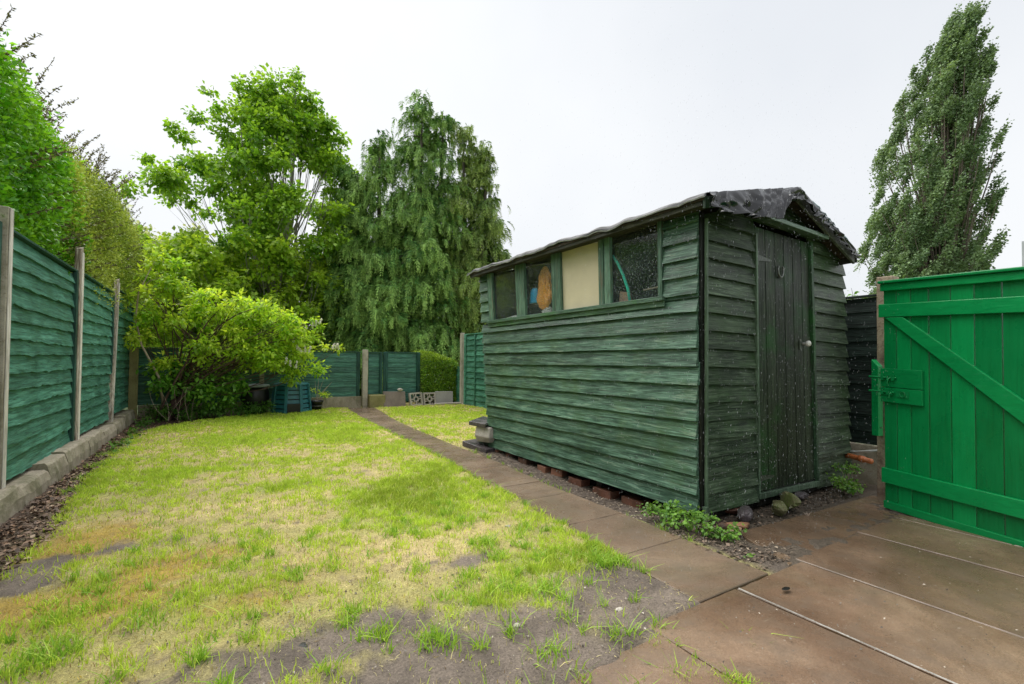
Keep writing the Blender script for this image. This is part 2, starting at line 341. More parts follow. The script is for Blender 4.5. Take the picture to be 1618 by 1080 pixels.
def mk_soil():
    s = NT('lawn_soil', .8, .3); a = s.n('VertexColor', layer_name='Col'); v = s.coords((1, 1, 1), geo=True)
    fi = s.noise(v, 120, 6, .75); md = s.noise(v, 30, 5, .65)
    c = s.mix(1., a.outputs['Color'], s.ramp(fi, [(.3, (.55, .55, .55)), (.7, (1.45, 1.45, 1.45))]), 'MULTIPLY')
    c = s.mix(.6, c, s.ramp(md, [(.3, (.75, .72, .7)), (.7, (1.2, 1.2, 1.2))]), 'MULTIPLY')
    s.col(c); s.rough(s.ramp(md, [(.3, .4), (.6, .85)])); q = s.bump(fi, .7, .008); s.bump(md, .5, .02, q); return s.m
SOIL = mk_soil()
GROUND = speck('far_ground', (.06, .09, .03), (.10, .14, .04), None, .6, 12, (.8, 1), .3, geo=True)
GRASS = vcolmat('grass_blade', .35, .5, .3)
LITTER = vcolmat('litter', 0, .6, .3)

# ------------------------------------------------------------------ ground sheet and lawn
def blobs(x, y, L_):
    t = np.zeros_like(x)
    for cx, cy, rx, ry, w_ in L_: t = t + w_ * np.exp(-((x - cx) / rx) ** 2 - ((y - cy) / ry) ** 2)
    return t
def pathL(y): return np.interp(y, [.2, 1.235, 1.262, 1.66, 2.0, 2.5, 3.07, 3.83, 5.2, 6.9, 8.4, 10], [1.42, 1.42, 1.72, 1.76, 1.78, 1.82, 1.87, 1.92, 2.02, 2.06, 2.12, 2.28])
def pathR(y): return np.interp(y, [1.25, 2.1, 3.2, 4.0, 5.2, 6.6, 8.0, 10], [2.24, 2.28, 2.30, 2.36, 2.40, 2.46, 2.58, 2.85])
def bedR(y): return np.interp(y, [2, 3.1, 3.6, 4.5, 5.1, 6.5, 7.6, 8.6, 9.1, 9.8, 10.2], [-.86, -.84, -.80, -.87, -.88, -.93, -.92, -.66, .0, .9, 1.6])
GREEN = [(1.2, 3.25, .45, .5, 1.1), (1.35, 3.7, .3, .5, .7), (.77, 6.69, .7, .7, .7), (.3, 4.9, .6, .5, .45), (1.6, 4.2, .3, .9, .7), (1.5, 6.5, .5, 1.2, .6), (1.6, 1.8, .16, .16, .9), (-.38, 4.8, .3, .4, .4), (.4, 8.6, 1.4, .6, .7),
         (3.3, 8.6, .9, .6, .8), (-.5, 2.2, .3, .25, .6), (1.35, 1.95, .4, .2, .5), (-.85, 4.6, .12, 1.2, .7), (1.2, 8.5, .8, 1., .6)]
STRAW = [(-.3, 7.9, .6, .6, .8), (1.24, 5.03, .5, .35, .8), (.49, 2.83, .5, .3, .7), (1.25, 2.38, .45, .25, .6), (.74, 2.45, .4, .2, .6), (2.9, 5.6, .6, .8, .9), (.3, 3.7, .5, .3, .5), (-.5, 6.6, .3, .6, .5), (1.0, 5.9, .4, .15, .7), (3.2, 7.0, .9, .35, .6), (.8, 2.1, .3, .15, .4), (.6, 4.2, .3, .25, .5)]
MOSS = [(-.55, 3.45, .25, .28, 1.2), (-.21, 2.79, .25, .18, .8), (.04, 2.85, .3, .15, .6), (-.6, 3.2, .18, .16, .9), (.14, 2.2, .25, .15, .6), (-.35, 2.5, .3, .2, .9), (-.7, 2.65, .18, .16, .9), (.5, 2.45, .4, .15, .35)]
MUD = [(.21, 1.72, .28, .11, 1.2), (.53, 1.72, .25, .1, 1.3), (.66, 1.45, .5, .13, 1.2), (1.02, 1.35, .22, .13, .7), (1.07, 2.10, .16, .07, 1.2), (-.71, 3.12, .14, .09, 1.5), (-.74, 2.9, .16, .1, 1.4), (-.43, 3.17, .1, .06, .8), (1.5, 1.42, .22, .25, 1.3), (1.55, 1.66, .13, .13, .8),
       (1.1, 1.15, .3, .12, 1.2), (-.05, 1.85, .2, .06, .5), (.65, 1.3, .5, .15, .9), (.93, 1.55, .12, .1, .9), (-.5, 4.1, .2, .03, .6), (.0, 4.3, .2, .03, .5), (1.72, 1.3, .14, .5, 1.)]
def zones(x, y):
    n_a = fbm(x, y, 2.2, 3); n_b = fbm(x, y, 7, 9); n_c = fbm(x, y, 16, 21)
    g = blobs(x, y, GREEN) + (n_a - .5) * 2.2 + (n_b - .5) * 1.2
    st = blobs(x, y, STRAW) + (n_b - .5) * 2.0 + (.5 - n_a) * 1.2
    mo = blobs(x, y, MOSS) + (n_c - .5) * 1.0 + (n_b - .5) * .5
    mu = blobs(x, y, MUD) + (n_c - .5) * 1.3 + (n_b - .5) * .9
    return g, st, mo, mu
sg = lambda q, k=6: 1 / (1 + np.exp(-k * q))
def lawn_height(x, y):
    h = .006 + (fbm(x, y, 1.5, 40) - .5) * .02 + (fbm(x, y, 12, 44) - .5) * .026 + (fbm(x, y, 45, 46, 2) - .5) * .010
    bd = sg(bedR(y) - x, 25); h = h - bd * .02 + bd * (fbm(x, y, 25, 50) - .5) * .04
    sx = sg(x - pathR(y) - .04, 40) * sg(4.9 - y, 8); h = h - sx * np.interp(y, [1.2, 1.9, 2.7, 3.4, 4.6], [.0, .04, .10, .05, .01])
    pe = (fbm(x, y, 9, 58, 3) - .5) * .07; pm = sg(x - pathL(y) - .022 - pe, 70) * sg(pathR(y) - .02 + pe - x, 70) * sg(y - 1.2, 40) + sg(x - .95 + pe, 60) * sg(1.16 + pe - y, 60) * (1 - sg(x - 1.38, 60)) + sg(x - 1.42 + pe, 60) * sg(1.23 + pe * .5 - y, 60); h = h - np.clip(pm, 0, 1) * .032 + .004
    return h
def grid(x0, x1, y0, y1, st):
    nx = int((x1 - x0) / st) + 1; ny = int((y1 - y0) / st) + 1
    X, Y = np.meshgrid(np.linspace(x0, x1, nx), np.linspace(y0, y1, ny)); i = np.arange(nx * ny).reshape(ny, nx)
    return X.ravel(), Y.ravel(), np.stack([i[:-1, :-1], i[:-1, 1:], i[1:, 1:], i[1:, :-1]], -1).reshape(-1, 4)
X, Y, F = grid(-1.6, 5.0, -.2, 10.6, .02)
Z = lawn_height(X, Y); g, st, mo, mu = zones(X, Y)
def lerp(a, b, t): return a * (1 - t[:, None]) + np.array(b) * t[:, None]
C = np.tile(np.array([.36, .32, .12]), (len(X), 1)); C = lerp(C, (.52, .42, .20), sg(st - .4)); C = lerp(C, (.26, .34, .05), sg(g - .5))
C = lerp(C, (.36, .25, .045), sg(mo - .55)); C = lerp(C, (.19, .155, .125), sg(mu - .45, 9)) * (1 - .35 * sg(fbm(X, Y, 9, 55) - .55, 20) * sg(mu - .45, 9))[:, None]; Z = Z - .003 * sg(mu - .5, 9)
C = lerp(C, (.075, .048, .034), sg(bedR(Y) - X, 22))
C = lerp(C, (.13, .105, .085), sg(X - pathR(Y) - .01, 60) * sg(4.75 - Y, 12)); C = lerp(C, (.10, .08, .06), sg(X - 2.4, 60) * sg(2.1 - Y, 20))
C = C * (.8 + .4 * fbm(X, Y, 30, 77))[:, None]
lawn = np_mesh('lawn_ground', np.stack([X, Y, Z], 1), F, SOIL, C=C, smooth=True); tag(lawn, kind='structure')
m = MB(); m.add([(-900, -900, -.14), (900, -900, -.14), (900, 900, -.14), (-900, 900, -.14)], [(0, 1, 2, 3)]); tag(m.build('ground', GROUND), kind='structure')

# ------------------------------------------------------------------ path and patio slabs
def slab(m_, P, z=.006, t=.05, tilt=0):
    m_.rnd(); dz_ = random.uniform(-.0025, .0025); cx = sum(p[0] for p in P) / 4; cy = sum(p[1] for p in P) / 4; g_ = .0012
    # inset, then subdivide the rim irregularly
    Q = []
    for i in range(4):
        a, b = P[i], P[(i + 1) % 4]; n = 10
        for k in range(n):
            t_ = k / n; x = a[0] + (b[0] - a[0]) * t_; y = a[1] + (b[1] - a[1]) * t_; d = Vector((cx - x, cy - y)); d.normalize(); e = g_ + random.random() ** 4 * .006
            Q.append((x + d.x * e, y + d.y * e))
    n = len(Q); tx, ty = random.uniform(-1, 1) * .004, random.uniform(-1, 1) * .004
    zz = lambda p: z + dz_ + (p[0] - cx) * tx + (p[1] - cy) * ty
    V = [(p[0], p[1], zz(p) - t) for p in Q] + [(p[0], p[1], zz(p) - .004) for p in Q]
    V += [(p[0] + (cx - p[0]) * .012, p[1] + (cy - p[1]) * .012, zz(p)) for p in Q] + [(cx, cy, zz((cx, cy)))]
    m_.add(V, [(i, (i + 1) % n, n + (i + 1) % n, n + i) for i in range(n)] + [(n + i, n + (i + 1) % n, 2 * n + (i + 1) % n, 2 * n + i) for i in range(n)] + [(2 * n + i, 2 * n + (i + 1) % n, 3 * n) for i in range(n)])
m = MB(); ys = [1.262, 1.77, 2.26, 2.82, 3.2, 3.85, 4.22, 4.72, 5.2, 5.65, 6.15, 6.65, 7.1, 7.75, 8.3, 8.9, 9.4, 9.95]
for a, b in zip(ys[:-1], ys[1:]):
    l0, l1, r0, r1 = float(pathL(a)) , float(pathL(b)), float(pathR(a)), float(pathR(b))
    if a < 1.3: l0 = 1.72; l1 = 1.76
    slab(m, [(l0, a), (r0, a), (r1, b), (l1, b)])
tag(m.build('path', PATH), kind='structure')
m = MB()
for xs, yy in (((.90, 1.398), [-.1, .56, 1.19]), ((1.40, 1.957), [-.6, .30, 1.256]), ((1.972, 2.512), [-.9, .18, 1.256]), ((2.516, 3.23), [-.5, .34, 1.285]), ((3.234, 3.75), [-.6, .55, 1.295]), ((3.754, 4.35), [-.5, .75, 1.30])):
    for a, b in zip(yy[:-1], yy[1:]): slab(m, [(xs[0], a), (xs[1], a), (xs[1], b), (xs[0], b)])
slab(m, [(2.42, 1.262), (3.42, 1.292), (3.42, 1.62), (2.62, 1.66)], z=.004); slab(m, [(3.425, 1.300), (4.25, 1.305), (4.25, 1.60), (3.425, 1.62)], z=.002)
tag(m.build('patio', PAVE), kind='structure')
mj = MB(); sd_ = 5
pts = [(1.965 + .004 * n1(q * 9, 5), q) for q in np.linspace(-.5, 1.24, 60)]
V = []; 
for i, (x, y) in enumerate(pts):
    w_ = .0006 + .011 * max(0, n1(i * .31, 8) + .10) * (1.15 - .6 * (y + .5) / 1.74); V += [(x - w_, y, .0085), (x + w_, y, .0085), (x, y, .0125)]
mj.add(V, [(i * 3, i * 3 + 2, i * 3 + 5, i * 3 + 3) for i in range(59)] + [(i * 3 + 2, i * 3 + 1, i * 3 + 4, i * 3 + 5) for i in range(59)])
tag(mj.build('patio_mortar', speck('pale_mortar', (.42, .40, .36), (.62, .6, .56), (.2, .18, .15), 20, 120)), kind='structure')

# ------------------------------------------------------------------ the shed
shed = thing('garden_shed', (3.6, 3.25, 0), 'green overlap-board garden shed with four side windows and a black plastic sheet over its roof', 'shed')
def side(q, z, o=0):     # q: 0 near corner .. 1 far corner; off grows outwards (-x)
    t = (z - .04) / 1.95
    return (2.64 - .07 * q * t - o, 1.93 + q * (2.72 + .14 * t), z - .02 * q * t)
def front(q, z, o=0):    # q: 0 left .. 1 right ; off grows towards -y
    t = (z - .04) / 1.95
    return (2.665 + q * (2.015 - .13 * t), 1.93 - o, z - .04 * q)
def zg(q): return 1.965 + .30 * 2 * min(q, 1 - q)
SP = .1172
m = MB()
for k in range(17):
    z0 = .04 + k * SP + random.uniform(-.004, .004); h = SP + .03; bk = -.001 * (k % 3)
    if z0 < 1.40:
        hh = min(h, 1.425 - z0)
        m.rnd().mboard(side, 0.0 + random.uniform(-.002, .003), 1.0, z0, hh, seg=70, wav=.004, freq=14, back=bk, knots=4, tb=.036)
    else:
        hh = min(h, 1.99 - z0)
        m.rnd().mboard(side, 0.001, .098, z0, hh, seg=8, wav=.003, freq=30, back=bk, tb=.036); m.rnd().mboard(side, .932, 1.0, z0, hh, seg=6, wav=.003, freq=30, back=bk, tb=.036)
    if k == 13: pass
m.rnd().mboard(side, 0.001, .098, 1.425, .05, seg=8, wav=.002, back=.001, tb=.02)
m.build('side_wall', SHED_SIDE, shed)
m = MB()
for k in range(19):
    z0 = .04 + k * SP + random.uniform(-.003, .003); h = SP + .03; bk = -.001 * (k % 3)
    if z0 < 1.93:
        for a, b in ((0, .292), (.695, 1.0)):
            m.rnd().mboard(front, a, b, z0, h, seg=24, wav=.003, freq=20, back=bk, topfn=zg, knots=1, tb=.036)
    else:
        a = max(0, (z0 + .01 - 1.965) / .6); 
        if a < .48: m.rnd().mboard(front, a, 1 - a, z0, h, seg=30, wav=.003, freq=20, back=bk, topfn=zg, tb=.030)
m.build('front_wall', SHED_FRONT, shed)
m = MB(); m.rnd().box(4.44, 4.46, 1.96, 4.7, .0, 1.885); m.rnd()
m.add([(2.66, 4.66, .03), (4.44, 4.66, .03), (4.44, 4.66, 1.885), (3.57, 4.66, 2.235), (2.58, 4.70, 1.985), (2.66, 4.68, .03), (4.44, 4.68, .03), (4.44, 4.68, 1.885), (3.57, 4.68, 2.235), (2.58, 4.72, 1.985)], [(0, 1, 2, 3, 4), (9, 8, 7, 6, 5), (0, 5, 6, 1), (1, 6, 7, 2), (4, 3, 8, 9), (0, 4, 9, 5)])
m.build('rear_wall', INNER, shed)
m = MB(); m.box(2.68, 4.43, 1.97, 4.62, .02, .06); m.build('floor', INNER, shed)
m = MB()   # black corner post in the gap between the walls, and the little foot under it
m.rnd().hexa([(2.635, 1.915, .03), (2.668, 1.915, .03), (2.668, 1.96, .03), (2.635, 1.96, .03), (2.635, 1.915, 1.97), (2.668, 1.915, 1.97), (2.668, 1.96, 1.97), (2.635, 1.96, 1.97)])
m.build('corner_post', DARKWOOD, shed)
m = MB(); m.rnd().box(2.632, 2.662, 1.878, 1.905, -.02, .085); m.rnd().box(2.66, 2.675, 1.892, 1.91, .05, 1.93); m.build('corner_trim', FRAME_LIGHT, shed)
m = MB()
for b in ((2.70, 4.5, 2.15, 2.21, -.03, .035), (2.70, 4.5, 2.9, 2.96, -.03, .035), (2.70, 4.5, 3.7, 3.76, -.03, .035), (2.70, 4.5, 4.4, 4.46, -.03, .035), (2.68, 4.55, 1.935, 1.985, -.02, .045), (3.24, 4.05, 1.905, 1.93, -.01, .085)):
    m = MB(); m.rnd().box(*b); m.build('bearer', DARKWOOD, shed)
# windows
WN = [(.897, .737), (.683, .532), (.486, .318), (.272, .108)]
for a, b, o_ in ((.933, .899, .034), (.737, .683, .034), (.531, .487, .034), (.317, .298, .034), (.294, .272, .034), (.108, .096, .04)):
    m = MB(); m.rnd().fbox(side, b, a, 1.4575, 1.985, .0, o_); m.build('window_frame', SHED_TRIM_Z, shed, bevel=.003)
m = MB(); m.rnd().fbox(side, .09, .942, 1.425, 1.457, .0, .055); m.rnd().fbox(side, .09, .942, 1.385, 1.4245, .027, .036); m.build('window_sill', SHED_TRIM_Y, shed, bevel=.003)
for i, (a, b) in enumerate(WN):
    m = MB(); m.fbox(side, b, a, 1.4575, 1.985, .002, .006)
    p = m.build('window_pane', CREAM if i == 2 else GLASS, shed)
    if i == 2: p['label'] = 'cream board filling the third window opening'
m = MB(); m.fbox(side, .62, .72, 1.553, 1.571, -.10, -.02); m.build('inner_shelf', INNER, shed)
m = MB(); m.rnd().fbox(side, .097, .93, 1.40, 1.43, -.16, -.0); m.build('inner_ledge', plain('white_ledge', (.75, .75, .70), .7, .3, .4, 20), shed)
# door
m = MB(); xs = [.300, .365, .430, .497, .562, .628, .688]
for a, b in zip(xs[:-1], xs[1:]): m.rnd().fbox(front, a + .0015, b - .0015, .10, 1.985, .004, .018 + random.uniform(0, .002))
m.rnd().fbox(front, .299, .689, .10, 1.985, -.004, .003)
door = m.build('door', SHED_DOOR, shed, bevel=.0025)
for z in (1.765, .195):
    m = MB(); n = 6
    m.fbox(front, .300, .316, z - .05, z + .05, .021, .026)
    P = [front(.314, z - .022, .021), front(.314, z + .022, .021), front(.395, z + .008, .021), front(.395, z - .008, .021)]
    Q = [(p[0], p[1] - .004, p[2]) for p in P]; m.add(P + Q, [(0, 1, 2, 3), (7, 6, 5, 4), (0, 4, 5, 1), (1, 5, 6, 2), (2, 6, 7, 3), (3, 7, 4, 0)]); m.build('hinge', HINGE, door)
c = front(.625, 1.18, .02); m = MB(); m.tube([(c[0], c[1], c[2]), (c[0], c[1] - .02, c[2]), (c[0], c[1] - .028, c[2]), (c[0], c[1] - .045, c[2]), (c[0], c[1] - .055, c[2]), (c[0], c[1] - .058, c[2])], [.012, .010, .019, .024, .018, .003], 16)
m.build('door_knob', PORC, door, smooth=True)
m = MB(); c = front(.605, 1.18, .02); m.box(c[0] - .016, c[0] + .01, c[1] - .006, c[1], c[2] - .05, c[2] + .03); m.build('latch_plate', HINGE, door, bevel=.002)
m = MB(); m.rnd().fbox(front, .689, .706, .06, 1.99, .0, .042); m.build('door_frame', FRAME_DARK, shed, bevel=.003)
m = MB(); m.rnd().fbox(front, .289, .2985, .06, 1.93, .0, .040); m.build('door_frame', FRAME_LIGHT, shed, bevel=.003)
m = MB(); m.rnd().fbox(front, .289, .706, .055, .098, .0, .045); m.build('door_sill', FRAME_LIGHT, shed, bevel=.004)
m = MB(); f0 = [front(.285, 2.03, 0), front(.712, 2.03, 0)]
P = [(3.235, 1.93, 2.055), (4.06, 1.93, 2.03), (4.06, 1.80, 2.005), (3.235, 1.80, 2.03)]; m.rnd().add([(x, y, z - .03) for x, y, z in P] + P, [(0, 3, 2, 1), (4, 5, 6, 7), (0, 1, 5, 4), (1, 2, 6, 5), (2, 3, 7, 6), (3, 0, 4, 7)])
m.build('door_canopy', SHED_TRIM_X, shed, bevel=.003)
# roof boards, fascia, barge boards
EL = lambda y: (2.50 - .05 * (y - 1.8) / 3.1, y, 2.015 - .012 * (y - 1.8) / 3.1)
ER = lambda y: (4.47, y, 1.905)
RD = lambda y: (3.57, y, 2.265)
m = MB()
for A, B in ((EL, RD), (RD, ER)):
    a0, a1, b0, b1 = A(1.80), A(4.86), B(1.80), B(4.86); m.rnd()
    m.add([a0, a1, b1, b0] + [(p[0], p[1], p[2] - .022) for p in (a0, a1, b1, b0)], [(0, 1, 2, 3), (7, 6, 5, 4), (0, 4, 5, 1), (1, 5, 6, 2), (2, 6, 7, 3), (3, 7, 4, 0)])
m.build('roof', INNER, shed)
m = MB(); a0, a1 = EL(1.82), EL(4.84); m.rnd()
m.hexa([(a0[0] + .006, a0[1], a0[2] - .05), (a0[0] + .03, a0[1], a0[2] - .05), (a1[0] + .03, a1[1], a1[2] - .05), (a1[0] + .006, a1[1], a1[2] - .05), (a0[0] + .006, a0[1], a0[2] - .004), (a0[0] + .03, a0[1], a0[2] - .004), (a1[0] + .03, a1[1], a1[2] - .004), (a1[0] + .006, a1[1], a1[2] - .004)])
m.add([(a0[0] + .03, a0[1], a0[2] - .03), (a1[0] + .03, a1[1], a1[2] - .03), (2.62, 4.84, 1.965), (2.63, 1.85, 1.98)], [(0, 1, 2, 3)])
m.build('fascia', FASCIA, shed)
for A, B in ((EL, RD), (RD, ER)):
    m = MB(); a, b = Vector(A(1.79)), Vector(B(1.79)); m.rnd(); dn = Vector((0, 0, -.075)); y_ = Vector((0, .018, 0))
    m.hexa([a + dn, b + dn, b + dn + y_, a + dn + y_, a - Vector((0, 0, .004)), b - Vector((0, 0, .004)), b + y_ - Vector((0, 0, .004)), a + y_ - Vector((0, 0, .004))]); m.build('barge_board', wood('barge_timber', 0, (.05, .06, .045), (.12, .13, .10), (.2, .22, .17)) if A is RD else FRAME_DARK, shed, bevel=.002)
# the sheet: over the roof, hanging at eaves and verge
tarp = thing('plastic_sheet', (3.6, 3.3, 2.28), 'black wrinkled plastic sheet draped over the shed roof', 'tarpaulin')
def roof_pt(t, y):
    l, r_, rd = EL(y), ER(y), RD(y)
    if t < .5: a, b, q = l, rd, t * 2
    else: a, b, q = rd, r_, t * 2 - 1
    return np.array(a) * (1 - q) + np.array(b) * q
ny, nt_ = 150, 70; V = []
for j in range(ny):
    y = 1.780 + (4.90 - 1.780) * j / (ny - 1)
    for i in range(nt_):
        t = (i - 5) / (nt_ - 11); tt = min(max(t, 0), 1); p = roof_pt(tt, y)
        wr = (float(fbm(y * 2.2, tt * 5, 1, 61)) - .5) * .045 + (float(fbm(y * 7 + tt * 4, tt * 9, 1, 63, 2)) - .5) * .03
        p = p + np.array([0, 0, .016 + max(-.008, wr)])
        if t < 0:
            d = -t * (nt_ - 11) / 5; dr = .034 + .022 * (float(fbm(y * 3.1, 2, 1, 65)) - .5); p += np.array([-.012 * math.sin(d * 1.6) - .02 * (float(fbm(y * 6, d, 1, 66)) - .5), 0, -dr * d])
        if t > 1:
            d = (t - 1) * (nt_ - 11) / 5; p += np.array([.02 * math.sin(d * 1.6) + .02 * (float(fbm(y * 6, d, 1, 68)) - .5), 0, -(.08) * d])
        V.append(p)
V = np.array(V)
Fq = np.array([(j * nt_ + i, j * nt_ + i + 1, (j + 1) * nt_ + i + 1, (j + 1) * nt_ + i) for j in range(ny - 1) for i in range(nt_ - 1)])
TARP_TOP = plain('weathered_polythene', (.05, .052, .056), .42, .25, .5, 9)
o = np_mesh('sheet', V, Fq, TARP_TOP, tarp, smooth=True); md = o.modifiers.new('s', 'SOLIDIFY'); md.thickness = .002
m = MB(); E_ = [V[j * nt_ + 0] for j in range(ny)]
for j in range(ny - 1):
    a, b = Vector(E_[j]), Vector(E_[j + 1]); w0 = .003 + .006 * max(0, n1(j * .21, 12) + .3); w1 = .003 + .006 * max(0, n1((j + 1) * .21, 12) + .3)
    o_ = Vector((-.003, 0, 0)); m.add([a + o_ - Vector((0, 0, .003)), b + o_ - Vector((0, 0, .003)), b + o_ + Vector((-.004, 0, w1)), a + o_ + Vector((-.004, 0, w0))], [(0, 1, 2, 3)])
m.build('eaves_hem', TARP_EDGE, tarp, smooth=True)
nu, nv = 300, 34; V = []
top_row = {}
for j in range(nv):
    v = j / (nv - 1)
    for i in range(nu):
        u = i / (nu - 1); p = roof_pt(u, 1.780); p[2] += .016
        hang = float(np.interp(u, [0, .03, .10, .20, .30, .335, .38, .5, .56, .75, 1.0], [.09, .13, .15, .19, .225, .20, .10, .10, .13, .085, .075])) * (1 + .12 * (float(fbm(u * 14, 3, 1, 71)) - .5))
        amp = .085 * float(np.interp(u, [0, .08, .3, .38, .5, .6, 1], [.5, .7, 1, .8, .9, .5, .3]))
        ph = u * 15 + v * 1.2 * math.sin(u * 31); pl = (float(fbm(ph, v * .9 + 5, 1, 73, 1)) - .45) * 2.2 + .35 * abs(((u * 26 + .6 * math.sin(v * 4 + u * 9)) % 1) - .5)
        bul = math.sin(min(1, v * 1.5) * math.pi * .5)
        fold = .014 * (1 - 2 * abs(math.sin(u * 48 + 2.5 * math.sin(v * 2.6 + u * 17) + 2 * v))) * (.4 + v) * (1.1 - .6 * v)
        V.append(p + np.array([.02 * (float(fbm(u * 20, v * 3, 1, 75)) - .5) * v, -.012 - amp * abs(pl) * bul * .9 - fold - .012 * v, -hang * v + (.012 * (float(fbm(u * 30, 1, 1, 77)) - .5) * (1 - v))]))
Fq = np.array([(j * nu + i, j * nu + i + 1, (j + 1) * nu + i + 1, (j + 1) * nu + i) for j in range(nv - 1) for i in range(nu - 1)])
V = np.array(V); o = np_mesh('verge_flap', V, Fq, TARP, tarp, smooth=True); md = o.modifiers.new('s', 'SOLIDIFY'); md.thickness = .002
m = MB()
for i in range(175, nu - 1):
    a, b = Vector(V[i]), Vector(V[i + 1]); k = .012 + .018 * max(0, n1(i * .13, 19) + .2); u_ = Vector((0, -.004, .004)); m.add([a + u_, b + u_, b + Vector((.012, -.008, -k)), a + Vector((.012, -.008, -k))], [(0, 1, 2, 3)])
m.build('verge_hem', TARP_TEAL, tarp, smooth=True)
# horseshoe on the door
m = MB(); c = front(.463, 1.715, .030); P = []
for k in range(23):
    a = R(-215 + 250 * k / 22 + 0) ; P.append((c[0] + .034 * math.cos(a), c[1], c[2] - .005 + .052 * math.sin(a)))
m.tube(P, [.007] * 23, 8); tag(m.build('horseshoe', IRON, smooth=True, origin=(c[0], c[1], c[2])), 'worn iron horseshoe hanging points up on the shed door', 'horseshoe')
# things inside behind the glass
def crumple(name, c, r, mat, label, cat, seed, taper=0, n=20, mm=14):
    rs = random.Random(seed); V = []
    for j in range(mm):
        th = math.pi * j / (mm - 1); z = math.cos(th)
        for i in range(n):
            ph = 2 * math.pi * i / n; k = 1 + 1.1 * (float(fbm(min(i, n - i) * .9, j * .8, 1, seed, 2)) - .5); k2 = 1 - taper * (z + 1) / 2
            V.append((c[0] + math.sin(th) * math.cos(ph) * r[0] * k * k2, c[1] + math.sin(th) * math.sin(ph) * r[1] * k * k2, c[2] + z * r[2]))
    m_ = MB(); m_.add(V, [(j * n + i, j * n + (i + 1) % n, (j + 1) * n + (i + 1) % n, (j + 1) * n + i) for j in range(mm - 1) for i in range(n)])
    return tag(m_.build(name, mat, origin=(c[0], c[1], c[2] - r[2])), label, cat)
crumple('plastic_bag', (2.645, 3.64, 1.70), (.03, .14, .21), ORANGE, 'crumpled orange plastic bag behind the second shed window', 'bag', 5, .4, n=26, mm=18)
m = MB(); m.lathe((2.66, 3.83, 1.572), [(.0, 0), (.068, 0), (.07, .01), (.062, .10), (.05, .135), (.03, .15), (.0, .152)], 20, .5, 1); tag(m.build('plastic_tub', BLUE, smooth=True, origin=(2.66, 3.83, 1.572)), 'small blue plastic tub beside the orange bag in the shed window', 'tub')
crumple('rag', (2.66, 3.60, 1.475), (.03, .07, .045), RAG, 'crumpled white rag on the ledge under the orange bag', 'rag', 9)
crumple('rag', (2.67, 4.15, 1.455), (.04, .19, .027), RAG, 'flattened pale rag on the ledge of the farthest shed window', 'rag', 14)
P = [(2.645, 2.73, 1.84), (2.642, 2.67, 1.77), (2.64, 2.61, 1.67), (2.645, 2.565, 1.56), (2.65, 2.545, 1.44)]
m = MB(); m.tube(P, .011, 10); tag(m.build('hose', HOSE, smooth=True, origin=P[-1]), 'turquoise hose curving down inside the nearest shed window', 'hose')
m = MB(); m.hexa([(2.652, 2.56, 1.445), (2.657, 2.67, 1.445), (2.69, 2.67, 1.445), (2.685, 2.56, 1.445), (2.652, 2.57, 1.53), (2.657, 2.66, 1.55), (2.69, 2.66, 1.55), (2.685, 2.57, 1.53)]); tag(m.build('cardboard_box', CARD, origin=(2.67, 2.6, 1.445)), 'small brown cardboard box beside the hose in the shed window', 'box')
m = MB(); m.tube([(2.66, 2.42, 1.53), (2.68, 2.22, 1.545)], .006, 8); tag(m.build('cane', TWIG_P, origin=(2.68, 2.3, 1.53)), 'thin pale cane lying across the nearest shed window', 'cane')

# bricks and stones under and round the shed
def brick(x, y, z, rx, L_=.2, mat=BRICK, label='', tilt=0):
    o = bpy.data.objects.new('brick', None)
    m_ = MB(); m_.rnd(); a = .105; h = .065; n = 5; V = []
    rs = random.Random(int(x * 999 + y * 777)); V, F_ = [], []
    for k in range(n + 1):
        q = -L_ / 2 + L_ * k / n
        j = lambda: rs.uniform(-.004, .004)
        V += [(q + j(), -a / 2 + j(), j() * .3), (q + j(), a / 2 + j(), j() * .3), (q + j(), a / 2 + j(), h + j()), (q + j(), -a / 2 + j(), h + j())]
    for k in range(n):
        F_ += [(k * 4 + e, k * 4 + (e + 1) % 4, (k + 1) * 4 + (e + 1) % 4, (k + 1) * 4 + e) for e in range(4)]
    F_ += [(3, 2, 1, 0), (n * 4, n * 4 + 1, n * 4 + 2, n * 4 + 3)]; m_.add(V, F_)
    ob = m_.build('brick', mat, bevel=.004); ob.location = (x, y, z); ob.rotation_euler = (tilt, 0, rx); tag(ob, label, 'brick', 'bricks propping up the shed'); return ob
bl = [(2.68, 4.52, -.02, 1.5, .10, BRICK, 'bright red brick end beside the stacked slabs at the far end of the shed', .1), (2.69, 4.30, -.03, 1.2, .12, BRICKDK, 'tilted broken brick second from the stacked slabs under the shed', .3),
      (2.68, 3.98, -.04, 1.57, .15, BRICKDK, 'dull brick under the shed below the farthest window', 0), (2.66, 3.62, -.05, 1.5, .14, BRICK, 'orange-red brick propping the middle of the shed wall', .0),
      (2.68, 3.44, -.05, 1.9, .12, BRICK, 'bright red brick turned askew next to the orange-red one', .15), (2.68, 3.16, -.07, 1.57, .17, BRICKDK, 'dark brick in a half buried gap under the cream window', 0),
      (2.69, 2.84, -.09, 1.57, .21, BRICKDK, 'long dark red brick in the deepest gap under the shed', 0), (2.70, 2.53, -.09, 1.57, .2, BRICKDK, 'long dark red brick nearest the weeds under the shed', 0)]
for x, y, z, r_, l_, mt, lb, tl in bl: brick(x, y, z, r_, l_, mt, lb, tl)
def stone(c, r, seed, mat, label, rot=0, cat='stone', group=None):
    V, F_ = rock(c, r, seed, rot=rot); m_ = MB(); m_.rnd().add(V, F_); return tag(m_.build('stone', mat, bevel=.004, origin=(c[0], c[1], c[2] - r[2])), label, cat, group)
